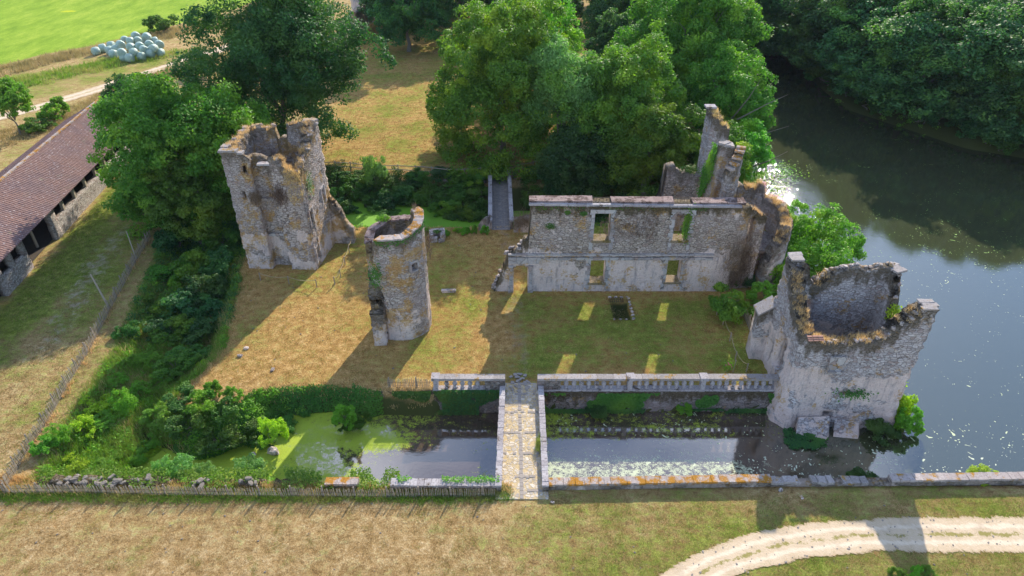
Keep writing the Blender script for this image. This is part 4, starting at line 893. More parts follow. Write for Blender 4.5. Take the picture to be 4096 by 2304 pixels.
for (xa, xb, sg) in ((bxl0-.16, bxl1-.16, -1), (bxr0+.16, bxr1+.16, 1)):
    q = MB(); y = 24.52
    while y < 32.6:
        l_ = random.uniform(.26, .46); l_ = min(l_, 32.62-y); t = (y-24.5)/8.4; q.box((xa+(xb-xa)*t+random.uniform(-.012, .012), y+l_/2, .44+random.uniform(-.01, .01)), (.36, l_-.014, .15), random.uniform(-.02, .02), .014); y += l_
    q.obj('coping', M['grey_coping'], br)
    pth = [(xa+sg*.16, 24.5), (xb+sg*.16, 32.66)] if sg > 0 else [(xb-.16, 32.66), (xa-.16, 24.5)]
    wall_obj('parapet', M['rubble'], br, pth, .32, [(0, .37), (9, .37)], -2.8, [(2.0, 6.2, -2.8, -.6, .35)], jag=0, disp=.012, seed=43)
C = np.concatenate([np.array([bxr0-.05, P(2150, 1790)[1], .2])+rng.normal(0, 1, (60, 3))*np.array([.08, .28, .06])]); V, F = blades(C, 14, .35, .06, .03); mesh_obj('weeds', V, F, M['grass_green'], br)
bb = empty('back_bridge', (-1.1, 60, -1.6), 0, 'narrow shaded footbridge with plain parapets crossing the rear moat toward the meadow', 'bridge')
k = NT('paved_deck'); br_ = k.n('ShaderNodeTexBrick'); br_.inputs['Scale'].default_value = 1.6; k.l(k.pos(), br_.inputs[0]); br_.inputs['Color1'].default_value = (.22, .20, .20, 1); br_.inputs['Color2'].default_value = (.30, .27, .26, 1); br_.inputs['Mortar'].default_value = (.10, .09, .08, 1); br_.inputs['Mortar Size'].default_value = .02
M['paved'] = k.done(k.bsdf(k.mix(k.step(k.noise(3, 5, .7), .5, .7), br_.outputs[0], (.34, .29, .24)), .95, spec=.2))
xl0, xl1, xr0, xr1 = P(1968, 905)[0], P(1966, 712)[0], P(2040, 905)[0], P(2030, 712)[0]
q = MB(); q.add([(xl0, 54.4, .05), (xr0, 54.4, .05), (xr1, 66.5, .05), (xl1, 66.5, .05), (xl0, 54.4, -.5), (xr0, 54.4, -.5), (xr1, 66.5, -.5), (xl1, 66.5, -.5)], [(0, 1, 2, 3), (0, 4, 5, 1), (1, 5, 6, 2), (2, 6, 7, 3), (3, 7, 4, 0)]); q.obj('deck', M['paved'], bb)
for xa, xb, sg in ((xl0-.15, xl1-.15, -1), (xr0+.15, xr1+.15, 1)):
    pth = [(xa+sg*.15, 54.6), (xb+sg*.15, 66.2)] if sg > 0 else [(xb-.15, 66.2), (xa-.15, 54.6)]
    wall_obj('parapet', M['rubble'], bb, pth, .3, [(0, .75), (12, .75)], -2.6, [(2, 5, -2.6, -.5, .4), (6.5, 9.5, -2.6, -.5, .4)], jag=0, disp=.012, seed=44)
    q = MB(); y = 54.6
    while y < 66.1: l_ = min(random.uniform(.5, .9), 66.2-y); t = (y-54.6)/11.6; q.box((xa+(xb-xa)*t, y+l_/2, .82), (.38, l_-.015, .12), 0, .01); y += l_
    q.obj('coping', M['grey_coping'], bb)
for lab, pth, tops_ in (('low crumbling wall stub left of the back bridge end, with a green shrub beside it', [(-3.1, 54.3), (-2.35, 53.9)], [(0, .6), (.4, 1.3), (.8, 1.5)]),
                        ('low wall stub with dry creeper between the back bridge and the long house wall', [(.15, 53.9), (1.9, 53.9)], [(0, 1.3), (1, 1.5), (1.8, 1.4)])):
    e = empty('wall_stub', (pth[0][0], 54, 0), 0, lab, 'wall'); wall_obj('wall', M['rubble'], e, pth, .7, tops_, -1, jag=.12, seed=45)
C = np.array([1.0, 53.75, 1.2])+rng.normal(0, 1, (900, 3))*np.array([.5, .3, .4]); V, F = blades(C, 1, .4, .05, .03, 1.2); mesh_obj('dry_creeper', V, F, M['vine_dry'], e)
e = empty('bank_wall', (-6, 62, -1), 0, 'patchy pale retaining wall in the ivy-covered far bank left of the back bridge', 'wall')
wall_obj('wall', M['pale'], e, [(-7.4, 65.2), (-2.7, 65.2)], .7, [(0, -.1), (5, -.05)], -2.5, jag=.1, seed=46)

# front moat wall, right: long low wall with orange lichen coping, then ruined, then neat coping
def coped_wall(name, label, pa, pb, zt, mat, gaps=(), bl=(.3, .55), th=.42, seed=1, rough=.012, bot=-2.6, wm='rubble'):
    e = empty(name, ((pa[0]+pb[0])/2, (pa[1]+pb[1])/2, 0), 0, label, 'wall'); L = math.dist(pa, pb); r_ = random.Random(seed)
    wall_obj('wall', M[wm], e, [pa, pb], th, [(0, zt-.12), (L, zt-.12)], bot, cell=.3, jag=.0, disp=.012, seed=seed)
    q = MB(); s_ = 0; dx, dy = (pb[0]-pa[0])/L, (pb[1]-pa[1])/L; a = math.atan2(dy, dx)
    while s_ < L-.05:
        l_ = min(r_.uniform(*bl), L-s_); c0 = s_+l_/2
        if not any(g0 < c0 < g1 for g0, g1 in gaps): q.box((pa[0]+dx*c0-dy*th*.45, pa[1]+dy*c0+dx*th*.45, zt-.045+r_.uniform(-rough, rough)), (l_-.014, th+.08, .15), a+r_.uniform(-rough, rough), rough)
        s_ += l_
    q.obj('coping', mat, e); return e
yA = P(2200, 1962)[1]; A_ = (bxr0+.34, 24.62); B_ = (P(3080, 1945)[0], P(3080, 1945)[1]-.02); D_ = (P(3560, 1950)[0], P(3560, 1945)[1]); E_ = (40, D_[1]+.35)
coped_wall('front_wall', 'low moat wall with bright orange lichen coping, right of the stone bridge', A_, B_, .50, M['coping_orange'], seed=3)
coped_wall('front_wall', 'broken mossy stretch of the front wall in the tower shadow, middle of the right side', B_, D_, .34, M['coping'], gaps=((1.6, 2.2), (3.6, 4.1), (5.3, 7)), seed=4, rough=.04)
coped_wall('front_wall', 'neat block-coped front wall with lichen spots running off the right edge along the lake', D_, E_, .50, coping_mat('spotted_coping', (.34, .29, .28), (.44, .38, .36), (.42, .22, .03), .42), seed=5)
F0 = (P(1562, 1968)[0], 24.66); coped_wall('front_wall', 'row of square grey coping blocks on the low wall left of the stone bridge', F0, (bxl0-.32, 24.60), .42, M['grey_coping'], bl=(.3, .42), seed=6)
q0 = P(1300, 1960); e = coped_wall('wall_fragment', 'short isolated wall fragment with orange moss behind the paling fence', (q0[0], 24.75), (P(1432, 1960)[0], 24.75), .40, M['coping_orange'], seed=7, bot=-1)
e = empty('rubble_wall', (-20, 24.8, 0), 0, 'line of collapsed pale rubble and earth along the moat edge behind the paling fence', 'wall')
wall_obj('wall', M['damp'], e, [(-26.6, 24.85), (-12.4, 24.75)], .6, [(0, .1), (3, .22), (6, .1), (9, .0), (12, .05), (14.2, .0)], -1, jag=.1, disp=.06, seed=48)
q = MB()
for (a, b_, n) in ((225, 420, 22), (420, 600, 16), (770, 830, 8), (960, 1030, 9)):
    for t in range(n): x, y = P(random.uniform(a, b_), 1925, .3); q.rock((x, y+random.uniform(-.25, .3), .24+random.uniform(-.1, .1)), (random.uniform(.15, .55), random.uniform(.15, .4), random.uniform(.12, .28)), t+a)
q.obj('stones', M['old_stone'], e)

# ================================================================== FENCES
def paling(name, label, pts, ht=.8, sp=.085, post=1.75, wdt=.035, group=None, lean=.05):
    pts = [np.array(p, float) for p in pts]; S = [0]
    for i in range(len(pts)-1): S.append(S[-1]+np.linalg.norm(pts[i+1]-pts[i]))
    e = empty(name, (pts[0][0], pts[0][1], 0), 0, label, 'fence', group)
    def at(s_):
        q = min(max(0, int(np.searchsorted(S, s_))-1), len(S)-2); f = (s_-S[q])/(S[q+1]-S[q]); p = pts[q]*(1-f)+pts[q+1]*f; t = (pts[q+1]-pts[q])/(S[q+1]-S[q]); return p, t
    b = MB(); s_ = 0; wires = [[], []]
    while s_ < S[-1]:
        p, t = at(s_); z0 = max(tz(*p), -.6); h_ = ht*random.uniform(.88, 1.08); lx = random.gauss(0, lean); ly = random.gauss(0, lean*.6); sag = .07*math.sin(s_*.9)
        n = np.array([-t[1], t[0]]); a = p; tt_ = p+t*lx*h_+n*ly*h_; w2 = wdt/2; d2 = .011
        V_ = []
        for q_, z_, ww in ((a, z0-.05, w2), (tt_, z0+h_+sag*.5, w2*.7)):
            for u, v_ in ((-1, -1), (1, -1), (1, 1), (-1, 1)): V_.append((q_[0]+t[0]*u*ww+n[0]*v_*d2, q_[1]+t[1]*u*ww+n[1]*v_*d2, z_))
        b.add(V_, [(4, 5, 6, 7), (0, 1, 5, 4), (1, 2, 6, 5), (2, 3, 7, 6), (3, 0, 4, 7)]); s_ += sp*random.uniform(.8, 1.2)
        for k_, zz_ in enumerate((.22, .62)): wires[k_].append((p[0]-n[0]*.02, p[1]-n[1]*.02, z0+ht*zz_+sag*.4))
    b.obj('pales', M['greywood'], e)
    q = MB()
    for w_ in wires: q.tube(w_[::6]+[w_[-1]], .008, 4)
    q.obj('wire', M['iron'], e)
    s_ = .1
    while s_ < S[-1]:
        p, t = at(s_); z0 = max(tz(*p), -.6); q = MB(); q.tube([(p[0]-t[1]*.06, p[1]+t[0]*.06, z0-.1), (p[0]-t[1]*.06+random.gauss(0, .03), p[1]+t[0]*.06+random.gauss(0, .03), z0+ht*1.18)], [.05, .045], 7); q.obj('post', M['wood'], e); s_ += post
    return e
paling('paling_fence', 'long chestnut paling fence along the foreground, left of the stone bridge', [P(22, 1975), P(300, 1972), P(700, 1982), P(1100, 1988), P(1562, 1990), P(1985, 1988)], .70, wdt=.03)
paling('paling_fence', 'chestnut paling fence running diagonally up the left side past the overgrown ditch', [P(22, 1975), P(95, 1830), P(190, 1690), P(290, 1510), P(360, 1400), P(430, 1262), P(500, 1130), P(560, 1020), P(605, 950)], sp=.10, lean=.09)
paling('paling_fence', 'short piece of paling fence closing the gap left of the short balustrade', [P(1555, 1550), P(1724, 1550)], .72, .11)
paling('paling_fence', 'small weathered paling fence beside the dark courtyard bush', [P(2965, 1245), P(2985, 1290), P(3010, 1355)], .8, .10)
def rail_fence(label, posts, ht=1.05):
    e = empty('rail_fence', (*posts[0], 0), 0, label, 'fence'); tops_ = []
    for (x, y) in posts: z0 = tz(x, y); q = MB(); q.tube([(x, y, z0-.2), (x+random.gauss(0, .02), y, z0+ht)], [.06, .05], 7); q.obj('post', M['greywood'], e); tops_.append((x, y, z0))
    for k_ in (.45, .88):
        for a, b_ in zip(tops_[:-1], tops_[1:]): q = MB(); q.tube([(a[0]-.08, a[1]-.06, a[2]+ht*k_+random.gauss(0, .03)), (b_[0]+.08, b_[1]-.06, b_[2]+ht*k_+random.gauss(0, .03))], [.045, .04], 6); q.obj('rail', M['greywood'], e)
    return e
zf = lambda x, y: P(1200+x/1.61, y/1.61)
rail_fence('grey two-rail wooden fence along the meadow edge, left of the back bridge', [zf(60, 1085), zf(150, 1080), zf(232, 1082), zf(327, 1088), zf(430, 1100), zf(530, 1106), zf(636, 1110), zf(745, 1117), zf(850, 1125), zf(950, 1135), zf(1060, 1138), zf(1165, 1135)])
rail_fence('grey two-rail wooden fence under the trees, right of the back bridge', [zf(1350, 1130), zf(1405, 1112), zf(1500, 1094), zf(1600, 1084), zf(1700, 1076), zf(1790, 1070), zf(1880, 1064)])
def rope_fence(label, pts, ht=.78, extra_end=None):
    e = empty('rope_fence', (*pts[0], 0), 0, label, 'fence'); P3 = []
    for x, y in pts: z0 = tz(x, y); q = MB(); q.tube([(x, y, z0-.1), (x, y, z0+ht)], .04, 7); q.obj('post', M['wood'], e); P3.append(Vector((x, y, z0+ht-.06)))
    q = MB()
    for a, b_ in zip(P3[:-1], P3[1:]): q.tube([a.lerp(b_, t/8)-Vector((0, 0, 4*.22*(t/8)*(1-t/8))) for t in range(9)], .022, 5, False)
    q.obj('rope', M['rope'], e); return e
zt2 = lambda x, y: P(800+x/1.932, 400+y/1.932)
rope_fence('rope and post barrier running from the square tower buttress towards the stair turret', [zt2(1185, 1085), zt2(1155, 1180), zt2(1122, 1272), zt2(1088, 1372), P(1340, 1140)])
rope_fence('rope and post barrier in front of the foot of the square tower', [zt2(470, 1395), zt2(690, 1422), zt2(905, 1450)])
zc = lambda x, y: P(1900+x/2.07, 700+y/2.07)
rope_fence('rope and post barrier from the dark courtyard bush to the long balustrade', [zc(2000, 1160), zc(2052, 1240), zc(2108, 1375), P(2940, 1440), P(2985, 1488)], .75)

# ================================================================== BARN
ax = np.array([-.118, .993]); axn = np.array([ax[1], -ax[0]])      # axn points to the east side
Eo = np.array([-41.1, 54.6]); L0, L1 = -26.0, 21.5; EZ, RZ, HW = 3.0, 5.15, 3.75
def bp(l, t, z): p = Eo+ax*l+axn*t; return (float(p[0]), float(p[1]), z)
barn = empty('barn', (Eo[0]-4, Eo[1], 0), 0, 'long open-sided stone barn with a reddish clay tile roof at the left edge', 'barn')
k = NT('clay_tiles'); cn = k.noise(7, 4, .7); lo = k.noise(.5, 5, .6)
c = k.mix(cn, (.13, .065, .055), (.27, .155, .13)); c = k.mix(k.step(lo, .35, .7), c, k.mix(cn, (.10, .06, .06), (.21, .13, .13)))
c = k.mix(k.math('MULTIPLY', k.step(k.noise(5, 4, .7), .58, .68), .75), c, (.48, .43, .44))
c = k.mix(k.math('MULTIPLY', k.step(k.noise(1.1, 7, .75), .56, .68), .6), c, (.17, .15, .10)); c = k.mix(k.math('MULTIPLY', k.step(k.noise(1.8, 6, .75), .62, .70), .5), c, (.36, .23, .17))
M['tiles'] = k.done(k.bsdf(c, .8, k.bump(cn, .4, .03), .4))
def roof_slope(t_e, t_r, name):
    per = .27; n = int((L1-L0)/per); cols = n*4+1; rows = 13; V = []; F = []
    for j in range(rows):
        for dup in (0, 1):
            if j == rows-1 and dup: continue
            f = j/(rows-1); t = t_e+(t_r-t_e)*f; z = EZ+(RZ-EZ)*f-(0.03 if dup else 0)
            for i in range(cols):
                l = L0+(L1-L0)*i/(cols-1); ph = i % 4; dz = (.0, .045, .06, .045)[ph]; hip = 0
                V.append(bp(l, t, z+dz+random.gauss(0, .004)+.05*math.sin(l*.35)*f-.07*math.sin(f*3.14)*(.6+.4*math.sin(l*.8))))
    R_ = len(V)//cols
    for j in range(R_-1):
        for i in range(cols-1): F.append((j*cols+i, j*cols+i+1, (j+1)*cols+i+1, (j+1)*cols+i))
    return mesh_obj(name, V, F, M['tiles'], barn)
roof_slope(.55, -HW, 'roof'); roof_slope(-2*HW-.55, -HW, 'roof')
q = MB(); l = L0
while l < L1: p = bp(l+.2, -HW, RZ+.06); q.box(p, (.24, .44, .14), math.atan2(ax[1], ax[0])-math.pi/2, .015); l += .4
q.obj('ridge_tiles', M['coping_orange'], barn)
def barn_wall(name, l0, l1, zt, t=0.0, th=.5, ops=(), top=None):
    a, b_ = bp(l0, t, 0)[:2], bp(l1, t, 0)[:2]; return wall_obj(name, M['barnwall'], barn, [a, b_], th, top or [(0, zt), (abs(l1-l0), zt)], -.4, ops, cell=.3, jag=0, disp=.015, seed=51)
barn_wall('wall', -1.9, 12.6, 1.55); barn_wall('wall', 12.6, 21.3, 1.55)
barn_wall('end_pier', -2.0, -1.0, 2.9, .02)
barn_wall('wall', -11.0, -6.7, 2.9, 0, .5, [(.5, 1.9, 1.5, 2.7), (2.4, 3.8, 1.5, 2.7)]); barn_wall('wall', -20, -14, 2.9)
barn_wall('wall', L1-.3, L0+.3, 2.9, -2*HW)       # west wall
for l in (L0+.3, L1-.3):
    a, b_ = bp(l, 0, 0)[:2], bp(l, -2*HW, 0)[:2]
    if l > 0: a, b_ = a, b_
    else: a, b_ = b_, a
    wall_obj('gable_wall', M['barnwall'], barn, [a, b_], .45, [(0, 2.9), (HW, 4.95), (2*HW, 2.9)], -.4, cell=.35, jag=0, disp=.015, seed=52)
for l in (.9, 3.4, 5.9, 8.4, 10.9, 13.4, 15.9, 18.4): q = MB(); q.box(bp(l, -.22, 2.2), (.24, .28, 1.35), .1, .01); q.obj('column', M['greywood'], barn)
for l in (-12.5, -5.4, -3.3): q = MB(); q.tube([bp(l, -1.2, 0), bp(l, -1.2, 3.2)], .12, 8); q.obj('column', M['greywood'], barn)
q = MB(); q.add([bp(L0+.3, -.15, 2.86), bp(L1-.3, -.15, 2.86), bp(L1-.3, -.35, 2.86), bp(L0+.3, -.35, 2.86), bp(L0+.3, -.15, 3.04), bp(L1-.3, -.15, 3.04), bp(L1-.3, -.35, 3.04), bp(L0+.3, -.35, 3.04)], [(0, 1, 5, 4), (4, 5, 6, 7), (3, 7, 6, 2), (0, 3, 2, 1)]); q.obj('eaves_beam', M['wood'], barn)
q = MB(); q.add([bp(L0+.3, -.5, .06), bp(L1-.3, -.5, .06), bp(L1-.3, -2*HW+.4, .06), bp(L0+.3, -2*HW+.4, .06)], [(0, 1, 2, 3)]); q.obj('earth_floor', M['dark'], barn)

# ================================================================== BALES
def bale_mesh(seed):
    r_ = random.Random(seed); V = []; F = []; nu, pf = 18, [(.0, -.6), (.5, -.62), (.70, -.52), (.78, -.3), (.80, 0), (.78, .3), (.70, .52), (.5, .62), (0, .6)]
    for j, (r0, y) in enumerate(pf):
        for i in range(nu): a = 2*math.pi*i/nu; rr = r0*(1+r_.uniform(-.03, .03)); V.append((rr*math.cos(a), y+r_.uniform(-.015, .015), .74+rr*math.sin(a)*(.95 if math.sin(a) < 0 else 1)))
    for j in range(len(pf)-1):
        for i in range(nu): F.append((j*nu+i, j*nu+(i+1) % nu, (j+1)*nu+(i+1) % nu, (j+1)*nu+i))
    me = bpy.data.meshes.new('bale'); me.from_pydata(V, [], F); me.polygons.foreach_set('use_smooth', [True]*len(F)); me.materials.append(M['bale']); return me
bmes = [bale_mesh(i) for i in range(4)]
bales = [(728, 392, 0), (785, 372, 0), (832, 388, 0), (860, 415, 0), (848, 350, 0), (915, 345, 1), (925, 405, 1), (948, 305, 0), (985, 320, 1), (1030, 280, 0), (1045, 310, 2), (1112, 290, 1), (990, 360, 1), (1015, 398, 1),
         (1060, 355, 1), (1088, 378, 1), (1132, 340, 1), (1165, 372, 1), (1175, 315, 0), (1208, 345, 0), (1140, 412, 0), (1070, 430, 0), (985, 445, 0), (1215, 400, 0), (880, 385, 0), (940, 440, 0), (1020, 340, 0), (1090, 325, 0), (1150, 390, 0)]
for i, (zx, zy, lv) in enumerate(bales):
    lv = min(lv, 1); z = lv*.72; x, y = P(zx/1.887, (zy+10)/1.887, z+.3)
    o = bpy.data.objects.new('wrapped_bale', bmes[i % 4]); col.objects.link(o); o.location = (x, y, z-.04); o.rotation_euler = (random.uniform(-.08, .08), 0, random.uniform(0, 3.1)); s_ = random.uniform(.84, 1.0); o.scale = (s_, s_, s_)
    lab = {10: 'topmost pale green wrapped bale of the heap beside the field', 0: 'pale green wrapped bale lying alone at the left end of the heap', 23: 'pale green wrapped bale nearest the track at the right end of the heap'}.get(i, 'pale green plastic-wrapped round bale in the heap between the field and the dirt track')
    tag(o, lab, 'hay bale', 'wrapped bales heaped beside the field')

# ================================================================== SMALL THINGS
def pole(name, label, base, top_px, r, cat='pole'):
    x, y = P(*base); xt, zt_ = PY(*top_px, y); e = empty(name, (x, y, tz(x, y)), 0, label, cat); q = MB(); q.tube([(x, y, -.2), (xt, y, zt_)], [r*1.2, r*.8], 8); q.obj('shaft', M['greywood'], e); return e
pole('wooden_pole', 'leaning bare wooden pole beside the diagonal paling fence', (440, 1235), (362, 1098), .07)
pole('wooden_pole', 'thin wooden pole standing on the grass near the barn, under the chestnut shade', (548, 1043), (505, 925), .05)
e = empty('well_ruin', (*P(1750, 960), 0), 0, 'small mossy hollow stone block ruin on the lawn edge behind the stair turret', 'ruin')
x, y = P(1750, 962); q = MB()
for dx, dy, sx_, sy_, h in ((-.55, .2, .35, .9, .75), (.45, .25, .45, 1.0, .7), (0, .65, 1.2, .3, .8), (-.3, -.25, .6, .35, .5), (.3, -.3, .3, .3, .3)): q.box((x+dx, y+dy, h/2), (sx_, sy_, h), .05, .05)
q.obj('stone_block', M['rubble'], e); clump((x-.05, y+.3, .75), (.4, .25, .15), 120, .12, 'ivy', e, 'weeds')
x, y = P(1795, 1172); e = empty('stone_slab', (x, y, 0), 0, 'flat broken stone slab lying on the lawn right of the stair turret', 'stone'); q = MB(); q.box((x, y+.15, .12), (1.1, .3, .28), .02, .05); q.obj('slab', M['rubble'], e)
e = empty('cellar_grate', (*P(2470, 1200), 0), 0, 'iron grille over a dark overgrown cellar pit at the foot of the house wall', 'grate')
(xa, ya), (xb, yb) = PIT; q = MB()
for t in range(7): y = ya-t*(ya-yb)/6; q.rock((xb+.08, y, .03), (.2, .25, .14), t); 
for t in range(4): x = xa+t*(xb-xa)/3; q.rock((x, ya+.15, .05), (.3, .2, .14), 20+t); q.rock((x, yb-.06, .0), (.2, .15, .1), 30+t)
q.obj('stone_rim', M['rubble'], e); q = MB()
xg0, xg1 = xa-.05, xa+.95
for t in range(7): x = xg0+(xg1-xg0)*t/6; q.tube([(x, ya+.05, .1), (x, ya-.62, .1)], .022, 5)
for t in range(3): q.tube([(xg0, ya-.05-t*.27, .12), (xg1, ya-.05-t*.27, .12)], .018, 5)
q.obj('grille', M['iron'], e)
for i, (px, py, s_) in enumerate(((1090, 1480, .25), (3122, 1962, .22), (2210, 2010, .16), (3205, 1992, .2), (1095, 1810, .55), (1012, 1820, .3), (960, 1425, .3), (985, 1395, .3), (310, 1910, .3))):
    z = -1.6 if py in (1810, 1820) else 0; x, y = P(px, py, z); q = MB().rock((x, y, z+s_*.2), (s_*1.4, s_, s_*.6), i+50); o = q.obj('stone', M['rubble']); 
    tag(o, ['small grey stone at the shadow edge near the tower foot', 'pale loose stone in the grass below the broken front wall', 'small flat stone in the grass right of the bridge', 'grey flat stone in the tower shadow by the front wall', 'dark boulder at the duckweed edge under the ivy bastion', 'small dark stone in the duckweed left of the boulder', 'loose stone on the west edge of the lawn in the shadow', 'second loose stone on the west lawn edge, farther up', 'pale stone on the rubble at the left corner of the fence'][i], 'stone')
ft = empty('distant_tower', (-30.6, 147, 0), 0, 'round pale stone tower at the top edge, at the end of the boundary wall', 'tower')
wall_obj('wall', M['pale'], ft, [(-30.6+2.5*math.cos(a*math.pi/8), 147+2.5*math.sin(a*math.pi/8)) for a in range(16)], .6, [(0, 7), (16, 7)], -1, cell=.6, jag=.1, closed=True, disp=.03, seed=61)
q = MB(); q.lathe((-30.6, 147, 7), [(2.8, -.1), (2.8, .1), (0, 2.6)], 16); q.obj('roof', M['tiles'], ft)
e = empty('boundary_wall', (-30, 134, 0), 0, 'tall rubble boundary wall with brown grassy top leading to the distant round tower', 'wall')
_, wi_ = wall_obj('wall', M['rubble'], e, [(-27.8, 145.5), (-30.6, 112)], .8, [(0, 4.6), (10, 3.8), (22, 3.6), (33.7, 1.2)], -.5, cell=.5, jag=.2, disp=.05, seed=62)
e = empty('stone_post', (*P(2040, 720), 0), 0, 'short mossy stone bollard beside the far end of the back bridge', 'bollard'); x, y = P(2048, 716); q = MB(); q.box((x+.25, y+.3, .35), (.4, .4, .8), .1, .03); q.obj('shaft', M['damp'], e)

# ================================================================== TREES
def hero(label, base, H, Rr, mat, nleaf, leaf, low=0.1, cat='tree', seed=1, rzs=None, extra=(), trunk=True, lobes=46, lobe_r=.30, droop=0, flat=.55, name='tree', z=None, group=None, tr=.35, sub=7, sub_r=.42, shell=.8, lowcut=-.97):
    x, y = base; z = tz(x, y) if z is None else z; cz = H*(1+low)/2; rz = H*(1-low)/2
    me = crown_mesh('crown', M[mat], int(nleaf*1.5), leaf, (Rr, Rr, rz), int(lobes*1.35), lobe_r*1.12, sub, sub_r, lowcut, seed, droop, extra, flat=flat, shell=shell)
    pr = [('trunk', trunk_mesh('trunk', H*.42, tr, 7, Rr*.75, H*.85, seed), 0)] if trunk else [('stem', trunk_mesh('stem', H*.4, .06, 5, Rr*.6, H*.8, seed), 0)]
    return plant(name, cat, label, (x, y, z), pr+[('crown', me, cz)], group=group)
hero('big round chestnut tree with lobed green crown between the barn and the square tower', (-29.9, 57.4), 13.8, 6.9, 'leaf', 72000, .27, .02, seed=2, lobes=58, lobe_r=.27, shell=.84, z=-.8)
hero('lower bright green chestnut bough mass in front of the big round chestnut, facing the moat', (-28.4, 53.4), 8.6, 3.6, 'leaf', 30000, .26, .05, seed=3, lobes=30, z=-1.2)
hero('tallest dark green tree behind the square tower with one bough reaching out over the meadow', (-25.5, 72.5), 20.5, 7.9, 'leaf_dark', 100000, .28, .04, seed=4, lobes=72, lobe_r=.30, shell=.86,
     extra=[(7.2, -1, 3.0, 2.6), (9.2, -1.5, 2.2, 2.4), (11.0, -2, 1.4, 1.9), (12.3, -2, .2, 1.3), (8.8, -2.5, 0.2, 1.6), (6.6, 0, -1.5, 2.6)], z=0)
hero('small dark tree at the track side behind the chestnut, beyond the barn gable', (-47.2, 83), 6.0, 3.7, 'leaf_dark', 16000, .28, .02, seed=5)
hero('round dark shrub tree right beside the track, behind the chestnut crown', (-43.5, 80), 5.5, 3.4, 'leaf', 12000, .28, .02, seed=55)
hero('large layered hornbeam with yellow-green tips beside the meadow path', (-1.0, 72.0), 17.4, 7.3, 'leaf_horn', 90000, .27, -.07, seed=6, lobes=64, lobe_r=.24, droop=.6, shell=.88, extra=[(-3.5, -4.5, -6.5, 2.4), (0, -6, -6.3, 2.4), (3, -5, -6.8, 2.2), (-5.5, -1.5, -6, 2.2), (-1.5, -4.5, -7.2, 2.0)])
hero('yellow-tipped tree crown rising behind the layered hornbeam at the top middle', (1.5, 86), 18, 7.0, 'leaf_horn', 46000, .30, .02, seed=66, lobes=50, lobe_r=.25)
hero('pale feathery ash tree with a bare trunk between hornbeam and oak', (5.4, 68.6), 14.2, 4.0, 'leaf_ash', 36000, .22, .30, seed=7, lobes=40, lobe_r=.28, sub_r=.55, tr=.22)
hero('broad oak with yellowish crown just behind the long house wall', (11.4, 68.0), 14.0, 6.5, 'leaf_oak', 70000, .26, .0, seed=8, lobes=60, lobe_r=.26)
hero('dark green tree filling the bank behind the upper windows of the house wall', (13.8, 63.2), 10.5, 4.9, 'leaf', 44000, .25, .0, seed=9, lobes=44)
hero('low leafy tree overhanging the moat behind the left half of the house wall', (7.0, 64.5), 8.0, 3.8, 'leaf_dark', 26000, .25, .0, seed=10, z=-.6)
hero('tall round tree with sunlit top at the upper middle, left of the lake', (21.6, 84), 19, 8.2, 'leaf_oak', 80000, .31, .0, seed=12, lobes=60, lobe_r=.25)
hero('leafy tree on the lake shore with dead grey branches, behind the gable ruin', (23.4, 71.5), 13, 4.6, 'leaf', 36000, .26, .0, seed=13)
hero('shrubby tree leaning over the lake beside the shore tree with dead branches', (23.6, 64.5), 8.0, 2.7, 'leaf_bright', 16000, .23, .0, seed=14, z=-1)
hero('yellow-green bush crowding behind the chimney ruin', (20.4, 61.0), 8.5, 2.8, 'leaf_oak', 18000, .23, .0, seed=15, z=-.5)
# meadow trees at the top of the photo
pr3 = []
for i, (mat, rr, h) in enumerate((('leaf_bank', 6.2, 15), ('leaf_bank', 7.2, 18), ('leaf_dark', 6.0, 16), ('leaf_bank', 5.2, 12))):
    pr3.append([('trunk', trunk_mesh('trunk', h*.4, .35, 6, rr*.7, h*.8, 20+i), 0), ('crown', crown_mesh('crown', M[mat], 64000, .32, (rr, rr, h*.5), 74, .29, 7, .42, -.97, 30+i), h*.51)])
TT = [((-17.5, 117), 2, .95, 'dark tree at the top edge beside the boundary wall, left of the meadow'), ((-9, 124), 1, .9, 'dark tree at the top edge in the shade behind the meadow'),
      ((-22, 132), 0, .9, 'dark tree against the distant round tower'), ((-2, 132), 0, 1.0, 'tall dark tree behind the hornbeam at the top edge'), ((-14, 140), 2, 1.0, 'rearmost dark tree of the meadow end'),
      ((17, 112), 0, 1.0, 'dark tree behind the meadow path at the upper middle'), ((24, 103), 3, 1.15, 'dark bluish tree left of the lake head'), ((15, 96), 3, .9, 'dark tree just right of the shady meadow path'),
      ((31, 108), 2, .95, 'dark tree on the near side of the lake head'), ((8, 128), 2, .9, 'dark tree at the very top behind the shady path'), ((27, 122), 1, .9, 'dark tree at the top edge beyond the lake head')]
for (xy, p_, s_, lab) in TT: plant('tree', 'tree', lab, (*xy, tz(*xy)), pr3[p_], (s_, s_, s_), random.uniform(0, 6))
